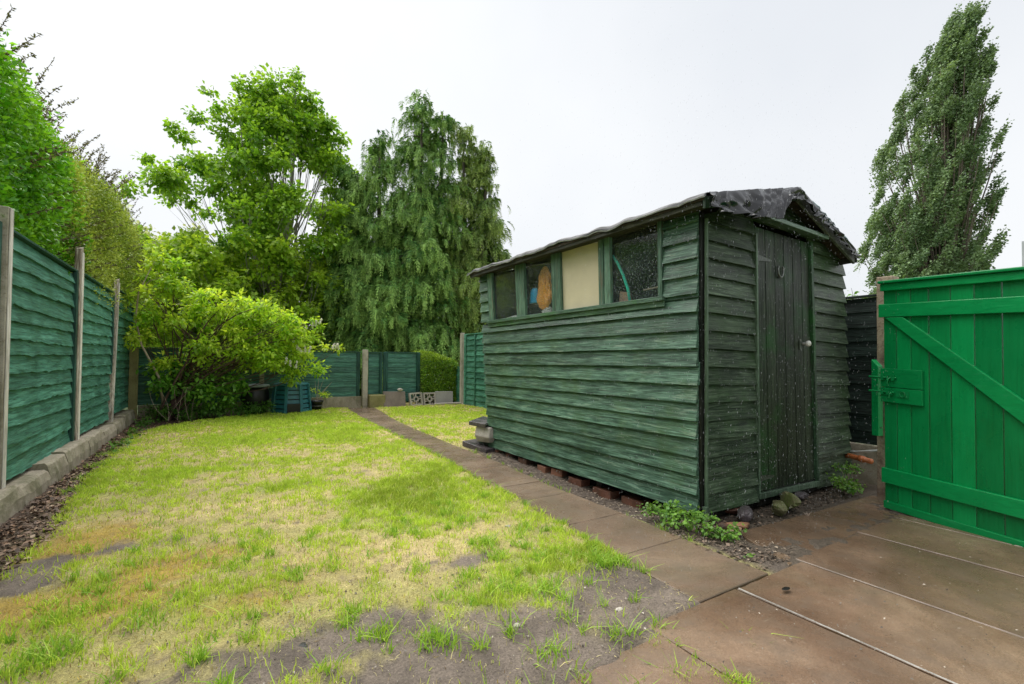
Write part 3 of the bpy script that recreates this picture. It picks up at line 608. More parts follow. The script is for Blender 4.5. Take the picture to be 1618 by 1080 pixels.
stone((2.93, 1.80, .02), (.13, .05, .045), 3, SLATE, 'dark wet slate stone leaning under the left of the shed door wall', .5)
stone((2.62, 1.76, .0), (.06, .05, .03), 13, BRICKDK, 'small brown stone below the near corner of the shed', .3)
stone((2.74, 1.74, -.005), (.12, .06, .022), 4, speck('sandstone', (.2, .1, .05), (.33, .17, .09), (.1, .06, .04), 8, 60), 'flat orange-brown stone in the weeds by the shed corner', -.3)
stone((2.66, 1.70, -.005), (.08, .05, .02), 24, speck('sandstone_pale', (.25, .16, .1), (.38, .25, .16), (.1, .06, .04), 8, 60), 'thin tan stone lying nearest the patio by the shed corner', .6)
stone((3.22, 1.74, .035), (.085, .07, .06), 6, MOSSTONE, 'blocky mossy stone in front of the shed door', .4)
stone((3.36, 1.75, .045), (.06, .12, .07), 7, MOSSTONE, 'tall mossy stone leaning on the blocky one under the shed door', -.6)
stone((3.50, 1.85, .03), (.09, .06, .05), 8, SLATE, 'dark rounded stone behind the two mossy stones', 0)
stone((3.72, 1.86, .01), (.10, .06, .03), 9, SLATE, 'low dark stone under the right of the shed door', .2)
stone((2.99, 1.93, .0), (.10, .05, .035), 10, BRICKDK, 'reddish stone in the dark gap under the shed door wall', .1)
def slabthing(P, t, mat, label, cat='slab', name='stone_slab', group=None):
    m_ = MB().rnd(); c = np.mean(P, 0); m_.hexa([(p[0], p[1], p[2] - t) for p in P] + list(P)); return tag(m_.build(name, mat, bevel=.006, origin=(c[0], c[1], c[2] - t)), label, cat, group)
slabthing([(2.42, 4.92, .075), (2.50, 4.50, .035), (2.80, 4.56, .04), (2.74, 5.0, .08)], .06, SLATE, 'wet dark slab lying on the ground at the far corner of the shed')
m = MB().rnd(); rs_ = random.Random(5); J = lambda: rs_.uniform(-.012, .012)
V_ = [(x + J(), y + J(), z + J()) for z in (.085, .16, .262) for x, y in ((2.50, 4.70), (2.56, 4.54), (2.72, 4.56), (2.82, 4.70), (2.78, 4.90), (2.58, 4.86))]
V_[6:12] = [(x + (x - 2.66) * .12 + J(), y + (y - 4.7) * .12 + J(), z) for x, y, z in V_[6:12]]
m.add(V_, [(k * 6 + e, k * 6 + (e + 1) % 6, k * 6 + 6 + (e + 1) % 6, k * 6 + 6 + e) for k in range(2) for e in range(6)] + [(5, 4, 3, 2, 1, 0), (12, 13, 14, 15, 16, 17)])
tag(m.build('stone', STONE, bevel=.008, origin=(2.65, 4.7, .08)), 'pale rough block wedged between the two dark slabs', 'stone')
slabthing([(2.44, 4.80, .315), (2.52, 4.55, .305), (2.86, 4.95, .30), (2.80, 5.12, .32)], .045, SLATE, 'wet dark slab on top of the pale block')

# ------------------------------------------------------------------ fences
def waney_panel(fn, s0, s1, z0, z1, n, mat, label, fence, back=0, wav=.012, freq=6, batt=(), battmat=BATTEN, cap=True, origin=None, slope=.0, tb=.038):
    m_ = MB(); sp = (z1 - z0) / n
    for k in range(n):
        zz = z0 + k * sp + random.uniform(-.25, .25) * sp * .5 * (k > 0); h = sp * 1.45 if k < n - 1 else z1 - zz
        m_.rnd().mboard(fn, s0 + .012, s1 - .012, zz, h, tb=tb, tt=.006 + .001 * (k % 2), back=-.002 * (k % 3), seg=46, wav=wav, freq=freq, knots=3, slope=random.uniform(-1, 1) * slope, topfn=lambda q: z1 - .004)
    t = m_.build('fence_panel', mat, fence)
    if label: t['label'] = label
    for b in batt: m_ = MB(); m_.rnd().fbox(fn, b[0], b[1], z0, z1 - .002, .012, b[2] if len(b) > 2 else .05); m_.build('batten', battmat, t, bevel=.003)
    if cap: m_ = MB(); m_.rnd().fbox(fn, s0, s1, z1, z1 + .018, -.02, .045); m_.build('capping', battmat, t, bevel=.003)
    return t
LF = lambda q, z, o=0: (-1.215 + o, q, z)
G1 = thing('garden_fence', (-1.2, 6.0, 0), 'green overlap fence with pale posts on concrete footing along the left of the lawn', 'fence')
waney_panel(LF, 2.60, 4.27, .17, 1.84, 12, FENCE_Y, 'green overlap fence panel nearest the camera, before the white post', G1, batt=[(2.6, 2.64), (4.20, 4.25)], slope=.01)
waney_panel(LF, 4.46, 6.27, .17, 1.84, 14, FENCE_Y, 'wide green overlap fence panel between the first and second pale posts', G1, batt=[(4.46, 4.48, .04), (6.16, 6.24, .05)], slope=.015)
waney_panel(LF, 6.40, 8.24, .20, 1.86, 14, FENCE_Y, 'green overlap fence panel between the second and third pale posts', G1, batt=[(6.40, 6.43, .04), (8.16, 8.22, .045)], slope=.015)
waney_panel(LF, 8.46, 10.16, .22, 1.95, 14, FENCE_Y, 'narrow-looking green fence panel in the far left corner behind the third post', G1, batt=[(9.95, 10.0, .04)], slope=.01)
def post(x, y, w_, d, z0, z1, mat, label, mat2=None, lean=(0, 0), name='fence_post', jag=False, group=None, cat='post'):
    t = group if group is not None else thing(name, (x, y, z0), label, cat); m_ = MB().rnd(); lx, ly = lean; n = 9; V = []
    for k in range(n):
        q = k / (n - 1); z = z0 + (z1 - z0) * q; j = lambda: random.uniform(-.0015, .0015)
        cx, cy = x + lx * q, y + ly * q
        V += [(cx - w_ / 2 + j(), cy - d / 2 + j(), z), (cx + w_ / 2 + j(), cy - d / 2 + j(), z), (cx + w_ / 2 + j(), cy + d / 2 + j(), z + (jag and k == n - 1) * .04), (cx - w_ / 2 + j(), cy + d / 2 + j(), z + (jag and k == n - 1) * .01)]
    F_ = [(k * 4 + e, k * 4 + (e + 1) % 4, (k + 1) * 4 + (e + 1) % 4, (k + 1) * 4 + e) for k in range(n - 1) for e in range(4)] + [(3, 2, 1, 0), tuple(range(n * 4 - 4, n * 4))]
    m_.add(V, F_); o_ = m_.build('fence_post' if group is not None else 'shaft', mat, t, bevel=.006)
    if group is not None: o_['label'] = label
    return (o_ if group is not None else t), m_
t, _ = post(-1.185, 4.33, .07, .07, -.02, 1.97, CONC, 'concrete fence post with a white face strip at the left edge of the photo', group=G1)
m = MB().rnd(); m.box(-1.149, -1.143, 4.30, 4.36, .14, 1.965); m.build('face_strip', POSTPAINT, t, bevel=.003)
t, _ = post(-1.178, 6.28, .05, .11, .10, 2.08, POSTWOOD, 'weathered wooden post with flaking paint between the wide green panels', group=G1, lean=(-.0, .0), jag=True)
m = MB().rnd(); m.box(-1.152, -1.146, 6.26, 6.33, .14, 2.05); m.build('face_strip', POSTPAINT, t)
t, _ = post(-1.178, 8.12, .05, .10, .12, 2.06, POSTWOOD, 'thinner weathered wooden post leaning back before the left corner', group=G1, lean=(-.0, .26), jag=True)
m = MB().rnd(); m.hexa([(-1.152, 8.10, .15), (-1.146, 8.10, .15), (-1.146, 8.16, .15), (-1.152, 8.16, .15), (-1.152, 8.36, 2.03), (-1.146, 8.36, 2.03), (-1.146, 8.42, 2.03), (-1.152, 8.42, 2.03)]); m.build('face_strip', POSTPAINT, t)
post(-1.13, 9.75, .11, .11, -.06, 1.16, CONC_MOSS, 'short yellowish mossy concrete post in the far left corner', group=G1)
# concrete footing of the left fence
fl = [(3.0, 4.42, .15), (4.43, 5.02, .13), (5.03, 5.52, .17), (5.53, 6.35, .18), (6.37, 7.15, .17), (7.17, 7.9, .14), (7.92, 8.6, .15), (8.62, 9.6, .17)]
lbs = ['nearest stretch of the concrete footing, left of the white strip post', 'cracked concrete footing block at the white strip post', 'concrete footing block just past the first crack', 'long concrete footing block under the wide green panel', 'stained concrete footing block beyond the second pale post', 'low weedy concrete footing block under the second panel', 'broken concrete footing block at the third pale post', 'farthest concrete footing block in the left corner']
for (a, b, h), lb in zip(fl, lbs):
    m = MB().rnd(); n = 14; V = []
    for k in range(n + 1):
        q = a + (b - a) * k / n; j = lambda s_=.008: random.uniform(-s_, s_)
        V += [(-1.26, q, -.12), (-1.065 + j(), q + j(.004), -.12), (-1.072 + j(), q, h * .45 + j()), (-1.09 + j(), q, h - .015 + j()), (-1.11 + j(.004), q, h + j(.006)), (-1.26, q, h + j(.004))]
    F_ = [(k * 6 + e, k * 6 + (e + 1) % 6, (k + 1) * 6 + (e + 1) % 6, (k + 1) * 6 + e) for k in range(n) for e in range(6)] + [(5, 4, 3, 2, 1, 0), tuple(range(n * 6, n * 6 + 6))]
    m.add(V, F_); m.build('concrete_footing', CONC_G, G1)['label'] = lb
BF = lambda q, z, o=0: (q, 10.14 - o, z)
G2 = thing('garden_fence', (1.6, 10.14, 0), 'low green back fence with a tall pale concrete post, across the end of the garden', 'fence')
waney_panel(BF, -1.35, .72, .20, 1.16, 9, FENCE_X, 'dark green back fence panel hidden behind the flowering shrub', G2, batt=[(-.3, -.26)], wav=.005, tb=.022)
waney_panel(BF, .76, 2.58, .235, 1.15, 9, FENCE_X, 'long green back fence panel behind the teal compost bin', G2, batt=[(2.50, 2.57, .035)], wav=.005, tb=.022)
waney_panel(BF, 2.74, 3.06, .27, 1.15, 9, FENCE_X, 'narrow green back fence panel right of the tall concrete post', G2, batt=[(2.98, 3.02, .06)], wav=.004, tb=.022)
waney_panel(lambda q, z, o=0: (q, 10.2 - o, z), 3.10, 3.92, .08, 1.16, 10, FENCE_X, 'blue-green back fence panel between two dark battens beside the clipped hedge', G2, batt=[(3.08, 3.17, .07), (3.84, 3.91, .07)], wav=.004, tb=.02)
post(.74, 10.12, .08, .08, -.05, 1.2, CONC, 'concrete post between the two long back panels, half hidden by the shrub', group=G2)
post(2.66, 10.06, .10, .10, -.05, 1.21, CONC, 'tall pale concrete post in the middle of the back fence', group=G2)
for a, b, lb, z1 in ((-1.1, .74, 'concrete gravel board under the back fence behind the shrub', .20), (.76, 2.6, 'stained concrete gravel board right of the compost bin', .235)):
    m = MB().rnd(); m.box(a, b, 10.09, 10.14, -.08, z1 - .002); m.build('gravel_board', CONC_G, G2, bevel=.006)
m = MB().rnd(); m.box(2.73, 3.06, 9.90, 10.10, -.05, .26); tag(m.build('concrete_block', CONC_MOSS, bevel=.012, origin=(2.9, 10.0, -.05)), 'square mossy concrete block at the foot of the tall post', 'concrete block')
# right fence
RF = lambda q, z, o=0: (4.79 - o, q, z)
G3 = thing('garden_fence', (4.79, 5.0, 0), 'green fence on the right boundary, running behind the shed to the gate', 'fence')
waney_panel(RF, 7.85, 9.62, .02, 1.58, 13, FENCE_R, 'bright green fence panel with vertical battens beyond the far end of the shed', G3, batt=[(9.5, 9.58, .06), (9.05, 9.09, .06), (8.5, 8.54, .06), (8.0, 8.04, .06)], battmat=FENCE_R)
waney_panel(RF, 6.0, 7.8, .05, 1.58, 13, FENCE_R, 'green fence panel hidden behind the far corner of the shed', G3)
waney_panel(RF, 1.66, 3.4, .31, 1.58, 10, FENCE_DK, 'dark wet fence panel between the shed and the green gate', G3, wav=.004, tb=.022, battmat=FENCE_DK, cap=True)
post(4.76, 9.72, .08, .09, -.05, 1.63, CONC, 'slim pale concrete post at the right end of the back lawn', group=G3)
m = MB().rnd(); m.box(4.76, 4.80, 1.6, 3.4, -.1, .305); m.build('gravel_board', CONC_G, G3, bevel=.006)
m = MB().rnd()
m.mboard(lambda q, z, o=0: (4.80 - o, q, z), 9.85, 10.5, .0, .86, tb=.03, tt=.02, seg=8, wav=.003); m.build('fence_panel', FENCE_R, G3)['label'] = 'low green board closing the gap beside the clipped hedge'

# ------------------------------------------------------------------ gate
P0 = np.array([3.915, 1.43]); dg = np.array([-.2, -.98]); dg /= np.linalg.norm(dg); ng = np.array([-.98, .2]); ng /= np.linalg.norm(ng)
def GT(q, z, o=0): return (P0[0] + dg[0] * q + ng[0] * o, P0[1] + dg[1] * q + ng[1] * o, z - .045 * q)
gate = thing('garden_gate', (3.9, 1.43, 0), 'bright green ledged and braced wooden gate standing open', 'gate')
m = MB(); W = 1.36; xs = [.035, .115, .20, .30, .415, .53, .655, .79, .92, 1.04, 1.16, 1.27, W]
for a, b in zip(xs[:-1], xs[1:]): m.rnd().fbox(GT, a + .0018, b - .0018, .035, 1.52, -.02, .0 + random.uniform(-.003, .0005))
m.build('gate_boards', GATE, gate, bevel=.003)
m = MB(); m.rnd().fbox(GT, .03, W, 1.505, 1.555, -.03, .028); m.rnd().fbox(GT, .026, W, 1.5555, 1.575, -.045, .048); m.build('gate_cap', GATE_H, gate, bevel=.005)
m = MB(); m.rnd().fbox(GT, .018, W, 1.325, 1.415, .0015, .026); m.build('gate_rail', GATE_H, gate, bevel=.004)
m = MB(); m.rnd().fbox(GT, .031, W, .195, .295, .0015, .028); m.build('gate_rail', GATE_H, gate, bevel=.004)
m = MB(); m.rnd().fbox(GT, .033, W, .02, .07, -.022, .012); m.build('gate_skirt', GATE_H, gate, bevel=.004)
m = MB().rnd(); A = [(.065, 1.323), (.175, 1.323), (1.36, .46), (1.36, .36)]   # diagonal brace
A = [(.055, 1.323), (.165, 1.323), (1.352, .345), (1.30, .297), (1.22, .297)]
lo, hi = .0015, .024; n = len(A); m.add([GT(a, z, lo) for a, z in A] + [GT(a, z, hi) for a, z in A], [tuple(range(n - 1, -1, -1)), tuple(range(n, 2 * n))] + [(i, (i + 1) % n, n + (i + 1) % n, n + i) for i in range(n)])
m.build('gate_brace', GATE_H, gate, bevel=.004)
m = MB().rnd(); m.fbox(GT, .028, .275, .745, .845, .0015, .022); m.rnd().fbox(GT, .028, .275, .848, .975, .0015, .023); m.build('lock_board', GATE_H, gate, bevel=.003)
def bolt(z, l_, hx):
    m_ = MB(); m_.tube([GT(-.04, z, .032), GT(l_, z, .032)], .0065, 10)
    for q in (.045, .08, l_ - .02): m_.fbox(GT, q - .008, q + .008, z - .018, z + .018, .022, .038)
    m_.tube([GT(hx, z, .034), GT(hx, z - .012, .050), GT(hx - .004, z - .04, .052)], .004, 8)
    m_.build('bolt', GATE_M, gate, smooth=False)
bolt(.912, .13, .09); bolt(.815, .12, .10)
m = MB(); m.fbox(GT, .125, .20, .785, .83, .0225, .026); m.tube([GT(.165 + .016 * math.cos(a), .808 + .018 * math.sin(a), .03) for a in np.linspace(0, 6.28, 14)], .003, 6); m.build('hasp', GATE_M, gate)
t = thing('gate_stop', (4.0, 1.5, .47), 'narrow green timber stop with bolt holes beside the gate', 'gate stop')
m = MB().rnd(); m.hexa([(q[0] + .035, q[1] - .01, q[2]) for q in [(3.955, 1.47, .49), (3.995, 1.455, .49), (4.01, 1.50, .49), (3.97, 1.515, .49), (3.955, 1.47, .985), (3.995, 1.455, .985), (4.01, 1.50, 1.035), (3.97, 1.515, 1.035)]]); m.build('stop_board', GATE, t, bevel=.003)
for z in (.94, .90, .83, .78, .55):
    m = MB(); m.tube([(4.012, 1.456, z), (4.009, 1.444, z)], .004, 8); m.build('screw', IRON, t)
post(4.15, 1.46, .11, .10, -.05, 1.64, CONC_AGG, 'rough pebbly concrete gate post behind the green gate', lean=(.02, .0), name='gate_post')

# pipes and small things by the fence
m = MB(); P = [(4.62, 1.98, .22), (4.55, 1.80, .215), (4.52, 1.70, .21)]; m.tube(P, .022, 14); m.tube([P[1], (4.537, 1.76, .2135)], .027, 14); tag(m.build('drain_pipe', TERRA, smooth=True, origin=(4.55, 1.8, .2)), 'short orange clay-coloured pipe beside the gate post', 'pipe')
m = MB(); m.tube([(4.70, 2.02, .235), (4.62, 1.85, .255), (4.5, 1.62, .315)], .009, 10); tag(m.build('waste_pipe', WHITEP, smooth=True, origin=(4.6, 1.8, .25)), 'thin white pipe above the orange pipe', 'pipe')

# ------------------------------------------------------------------ things along the back fence
t = thing('compost_bin', (1.22, 9.75, 0), 'teal slatted plastic compost bin under the shrub', 'compost bin')
m = MB(); cx, cy = 1.22, 9.78
def ringbox(m_, r0, r1, z0, z1, n=8, rot=22.5, th=.02):
    V = []
    for rr, z in ((r0, z0), (r1, z1), (r1 - th, z1), (r0 - th, z0)):
        for k in range(n): a = R(rot + 360 * k / n); V.append((cx + rr * math.cos(a), cy + rr * math.sin(a), z))
    m_.add(V, [(e * n + k, e * n + (k + 1) % n, ((e + 1) % 4) * n + (k + 1) % n, ((e + 1) % 4) * n + k) for e in range(4) for k in range(n)])
for k in range(6):
    z = .01 + k * .085; ringbox(m, .345 - .010 * k, .335 - .010 * k, z, z + .065)
m.build('slats', TEAL, t, bevel=.004)
m = MB(); ringbox(m, .318, .27, .0, .50); m.build('liner', plain('bin_liner', (.008, .03, .035), .5), t)
m = MB()
for k in range(8):
    a = R(22.5 + 45 * k); c_, s_ = math.cos(a), math.sin(a); r0, r1 = .35, .295; e = .028
    m.hexa([(cx + r0 * c_ - e * s_, cy + r0 * s_ + e * c_, .0), (cx + r0 * c_ + e * s_, cy + r0 * s_ - e * c_, .0), (cx + (r0 + .02) * c_ + e * s_, cy + (r0 + .02) * s_ - e * c_, .0), (cx + (r0 + .02) * c_ - e * s_, cy + (r0 + .02) * s_ + e * c_, .0),
            (cx + r1 * c_ - e * s_, cy + r1 * s_ + e * c_, .53), (cx + r1 * c_ + e * s_, cy + r1 * s_ - e * c_, .53), (cx + (r1 + .02) * c_ + e * s_, cy + (r1 + .02) * s_ - e * c_, .53), (cx + (r1 + .02) * c_ - e * s_, cy + (r1 + .02) * s_ + e * c_, .53)])
m.build('rib', TEAL, t, bevel=.004)
m = MB(); m.lathe((cx, cy, .51), [(.0, 0), (.31, 0), (.31, .025), (.27, .045), (.0, .06)], 8); m.build('lid', TEAL, t)
m = MB(); m.box(cx - .11, cx + .11, cy - .355, cy - .325, .02, .18); o = m.build('hatch', BLKPL, t, bevel=.004)
t = thing('flower_pot', (1.67, 9.80, 0), 'small black plastic pot holding a spindly leafy twig plant', 'plant pot')
m = MB(); m.lathe((1.67, 9.80, .0), [(.085, 0), (.115, .16), (.128, .165), (.13, .20), (.118, .20), (.112, .18), (.0, .175)], 22); m.build('pot', BLKPL, t, smooth=True)
m = MB(); m.lathe((1.67, 9.80, .09), [(.108, 0), (.111, .02)], 22); m.build('pot_band', plain('grey_band', (.12, .12, .13), .4), t)

# --- leaf clouds
def leafquads(P, D, N, Ln, Wd, fold=.15):
    D = D / (np.linalg.norm(D, axis=1, keepdims=True) + 1e-9); S = np.cross(D, N); S /= (np.linalg.norm(S, axis=1, keepdims=True) + 1e-9); N2 = np.cross(S, D)
    Ln = Ln[:, None]; Wd = Wd[:, None]
    a = P; b = P + D * Ln * .45 + S * Wd * .5 + N2 * Wd * fold; c = P + D * Ln; d = P + D * Ln * .45 - S * Wd * .5 + N2 * Wd * fold
    V = np.stack([a, b, c, d], 1).reshape(-1, 3); n = len(P); return V, np.arange(4 * n).reshape(n, 4)
def unit(n, rng=RNG):
    v = rng.normal(size=(n, 3)); return v / np.linalg.norm(v, axis=1, keepdims=True)
def leaf_obj(name, P, D, N, Ln, Wd, mat, parent, c=None, origin=None):
    V, F_ = leafquads(P, D, N, Ln, Wd); n = len(P)
    if c is None: c = np.stack([RNG.random(n), RNG.random(n), RNG.random(n)], 1)
    return np_mesh(name, V, F_, mat, parent, C=np.repeat(c, 4, 0), origin=origin)
def bez(a, b, c, n): 
    t_ = np.linspace(0, 1, n)[:, None]; return a * (1 - t_) ** 2 + 2 * b * t_ * (1 - t_) + c * t_ ** 2
def clump_leaves(cs, per, Ln, wr, up=.6, out=.7, flat=.75):
    P, D, N, Cc = [], [], [], []
    for (x, y, z, r_) in cs:
        n = int(per * (r_ / .4) ** 1.6); u_ = unit(n); rr = (RNG.random(n) ** .45) * r_
        # leaves gather on a few twigs
        tw = unit(9); k = RNG.integers(0, 9, n); u_ = u_ * .62 + tw[k] * .65; p = u_ * rr[:, None]; p[:, 2] *= flat
        P.append(p + np.array([x, y, z])); d = u_ * out + unit(n) * .6; d[:, 2] -= .35; D.append(d)
        q = unit(n) * .65; q[:, 2] += up; q += u_ * .3; N.append(q); t0 = RNG.random()
        Cc.append(np.stack([np.clip(t0 * .6 + RNG.random(n) * .55 - .05 + .15 * p[:, 2] / r_, 0, 1), RNG.random(n), RNG.random(n)], 1))
    P, D, N, Cc = map(np.concatenate, (P, D, N, Cc)); n = len(P); l_ = Ln * RNG.uniform(.65, 1.2, n)
    return P, D, N, l_, l_ * wr, Cc
def limbs(m_, base_pts, clumps, r0, rtip=.008, minz=1., n=7, frac=1., bend=.35, sides=5):
    bp = np.array(base_pts, float); hi = bp[:, 2].max()
    for (x, y, z, r_) in clumps:
        if RNG.random() > frac: continue
        c_ = np.array([x, y, z]); zz = bp[0, 2] + (z - bp[0, 2]) * RNG.uniform(.25, .62); zz = min(max(zz, minz), hi)
        a = np.array([np.interp(zz, bp[:, 2], bp[:, k]) for k in range(3)]); L_ = np.linalg.norm(c_ - a)
        mid = a * .45 + c_ * .55; mid[2] -= 0; mid[:2] = a[:2] * .35 + c_[:2] * .65 ; mid[2] = a[2] * .6 + c_[2] * .4 - bend * .2; mid += RNG.normal(size=3) * .08 * L_
        rr = min(r0, .012 * L_ + .012)
        m_.tube(bez(a, mid, c_, n), np.linspace(rr, rtip, n), sides, caps=False)
        for _ in range(3):
            e = c_ + unit(1)[0] * r_ * .8; q = bez(a, mid, c_, n)[-3]; m_.tube([q, (q + e) / 2 + RNG.normal(size=3) * .04, e], [rtip * 1.1, rtip, rtip * .5], 4, caps=False)
# --- maple behind the fence
MAPLE = leafmat('maple_leaf', (.13, .32, .025), (.38, .60, .06), .5); MAPLE_B = leafmat('maple_leaf_low', (.20, .42, .025), (.50, .68, .07), .5)
tr = thing('maple_tree', (1.3, 14.2, -.1), 'tall airy broad-leaved tree with pale branches left of the conifers', 'tree')
zs = [1.0, 3.1, 4.6, 5.5, 7.0, 8.15, 8.9]; xl = [-2.0, -2.3, -1.95, -1.3, -.2, .35, 1.6]; xr = [3.5, 3.7, 3.7, 3.6, 3.1, 2.4, 1.85]
cl = []
for i in range(700):
    z = RNG.uniform(1.0, 8.2) if i % 2 else RNG.uniform(1.0, 5.2); a, b = np.interp(z, zs, xl), np.interp(z, zs, xr); c_, hw = (a + b) / 2, (b - a) / 2
    th = RNG.uniform(0, 6.283); q = RNG.random() ** .42; r_ = RNG.uniform(.2, .46); x = c_ + (hw - r_ * .6) * q * math.cos(th); y = 14.1 + hw * .75 * q * math.sin(th)
    if abs(x - 2.0) < .5 and 4.0 < z < 6.6 and RNG.random() < .7: continue
    if z > 3.4 and fbm(x * .9, z * .9, 1, 301, 2) < .33: continue
    cl.append((x, y, z, r_))
cl += [(1.72, 13.9, 8.75, .2), (1.65, 13.9, 8.45, .28), (1.5, 13.9, 8.0, .38), (.4, 14, 8.1, .2), (.5, 14, 7.8, .25), (-.3, 14, 7.7, .16), (-.1, 14, 7.3, .22), (-1.0, 13.9, 6.6, .22), (-.8, 13.9, 6.4, .3), (-1.45, 13.9, 5.7, .22), (-1.2, 13.9, 5.4, .3), (-1.8, 13.9, 4.9, .3), (1.05, 13.9, 8.3, .3), (2.5, 13.8, 7.5, .3), (2.9, 13.7, 7.2, .25), (-.5, 14, 7.0, .3)]
hi_ = [c for c in cl if c[2] > 3.6]; lo_ = [c for c in cl if c[2] <= 3.6]
P = clump_leaves(hi_, 230, .112, .8); leaf_obj('crown', *P[:5], MAPLE, tr, c=P[5])
P = clump_leaves(lo_, 260, .115, .8); leaf_obj('lower_crown', *P[:5], MAPLE_B, tr, c=P[5])
m = MB(); bp = [(1.3, 14.2, -.1), (1.3, 14.2, 1.2), (1.4, 14.2, 2.6), (1.6, 14.1, 4.5), (1.7, 14.0, 6.5), (1.7, 13.9, 8.4)]
m.tube(bp, [.13, .11, .08, .05, .03, .01], 9); limbs(m, bp, cl, .022, minz=.9, frac=.4, rtip=.004)
for k in range(4):
    e = np.array([.4 + .75 * k, 13.8 + .2 * k, 7.2]); m.tube(bez(np.array([1.3, 14.2, 1.2]), np.array([.7 + .6 * k, 14., 3.6]), e, 8), np.linspace(.045, .010, 8), 6)
m.build('trunk', BARK_L, tr, smooth=True)

# --- flowering shrub in the far left corner
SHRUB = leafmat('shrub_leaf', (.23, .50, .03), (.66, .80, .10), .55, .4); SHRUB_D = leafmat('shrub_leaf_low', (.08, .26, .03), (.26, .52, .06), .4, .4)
sh = thing('flowering_shrub', (-.68, 9.45, 0), 'big yellow-green arching shrub with white flower spikes in the far left corner', 'shrub')
cl = []
for i in range(135):
    q = RNG.random(); x = -1.05 + 2.35 * q + RNG.normal() * .1; top = np.interp(x, [-1.1, -.7, -.1, .6, 1.1, 1.6, 2.1], [2.45, 2.5, 2.1, 1.8, 1.7, 1.5, 1.25]); bot = np.interp(x, [-1.1, -.6, .2, .8, 1.3, 1.7], [1.15, .75, .75, .85, .72, .9])
    cl.append((x, 9.35 + RNG.uniform(-.45, .5), RNG.uniform(bot, top + .12), RNG.uniform(.11, .25)))
cl += [(-.9, 9.5, 2.5, .12), (-.95, 9.5, 2.35, .15), (1.55, 9.4, 1.72, .12), (1.65, 9.4, 1.62, .1), (1.75, 9.5, 1.25, .12), (2.0, 9.5, 1.2, .1), (1.5, 9.3, 1.4, .2), (1.35, 9.3, 1.1, .2), (1.3, 9.2, .8, .14), (1.15, 9.2, .62, .1)]
P = clump_leaves(cl, 360, .085, .52, up=.8); leaf_obj('crown', *P[:5], SHRUB, sh, c=P[5])
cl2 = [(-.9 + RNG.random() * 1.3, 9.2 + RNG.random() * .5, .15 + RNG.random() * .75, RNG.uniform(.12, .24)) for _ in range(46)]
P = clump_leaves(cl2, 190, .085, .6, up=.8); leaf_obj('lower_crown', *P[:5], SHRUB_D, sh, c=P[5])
m = MB()
for k in range(15):
    a = np.array([-.68 + RNG.normal() * .06, 9.45 + RNG.normal() * .08, 0.]); c_ = cl[RNG.integers(0, 100)]; e = np.array(c_[:3]); mid = np.array([a[0] * .6 + e[0] * .4, (a[1] + e[1]) / 2, e[2] * .95]); m.tube(bez(a, mid, e, 9), np.linspace(.02, .005, 9), 6)
limbs(m, [(-.68, 9.45, 0), (-.5, 9.45, .8), (.2, 9.4, 1.3), (1.0, 9.4, 1.4)], cl, .01, rtip=.003, minz=.4, frac=.5, bend=.1)
m.build('stems', TWIG, sh, smooth=True)
m = MB(); m.tube([(-.70, 9.35, .25), (-.76, 9.25, .7), (-.98, 9.2, 1.2), (-1.06, 9.2, 1.6), (-1.03, 9.2, 2.0), (-.88, 9.2, 2.42)], [.02, .018, .015, .012, .009, .005], 7); m.tube([(-1.03, 9.2, 2.0), (-.9, 9.2, 2.2), (-.66, 9.2, 2.3)], [.008, .006, .003], 6)
m.build('pale_stem', TWIG_P, sh, smooth=True)
m = MB()
for k in range(9): 
    a = np.array([-.55 + RNG.normal() * .15, 9.15 + RNG.normal() * .1, .02]); e = a + np.array([RNG.normal() * .3, RNG.normal() * .15, RNG.uniform(.3, .7)]); m.tube(bez(a, (a + e) / 2 + RNG.normal(size=3) * .1, e, 6), np.linspace(.004, .0015, 6), 5)
m.build('dead_twigs', TWIG_P, sh)
for (x, y, z) in [(1.62, 9.35, 1.66), (1.56, 9.35, 1.62), (1.50, 9.35, 1.58), (1.88, 9.45, 1.21), (1.93, 9.45, 1.2), (1.98, 9.45, 1.2), (1.22, 9.05, 1.16), (1.28, 9.05, 1.13), (1.34, 9.05, 1.12), (1.40, 9.05, 1.12), (1.02, 9.0, .92), (1.1, 9.0, .88), (1.18, 9.0, .85), (-.85, 9.25, 2.45), (-.75, 9.25, 2.5), (1.15, 9.05, 1.3)]:
    n = 60; t_ = RNG.random(n); ax = np.array([RNG.normal() * .35, RNG.normal() * .2, 1.]); ax /= np.linalg.norm(ax); Pp = np.array([x, y, z]) + ax * (t_ * .11)[:, None] + unit(n) * (.012 * (1.1 - t_))[:, None]
    leaf_obj('flower_spike', Pp, unit(n), unit(n), np.full(n, .024), np.full(n, .022), PETAL, sh, c=np.tile([.9, .88, .80], (n, 1)) * RNG.uniform(.85, 1.1, (n, 1)))
# twigs and leaves in the pot
m = MB(); tw = []
for e in ((1.80, 9.8, .62), (1.95, 9.8, .55), (1.86, 9.75, .48), (1.64, 9.8, .58), (1.73, 9.85, .72)):
    a = np.array([1.68, 9.8, .17]); e = np.array(e); pts = bez(a, (a + e) / 2 + np.array([-.02, 0, .03]), e, 6); m.tube(pts, np.linspace(.006, .002, 6), 5); tw.append(e)
pot = [o for o in COL.objects if o.name == 'flower_pot'][0]
m.build('twigs', TWIG_P, pot)
P = clump_leaves([(1.78, 9.78, .34, .10), (1.84, 9.76, .30, .08), (1.60, 9.8, .40, .05)], 420, .06, .45); leaf_obj('leaves', *P[:5], SHRUB, pot, c=P[5])
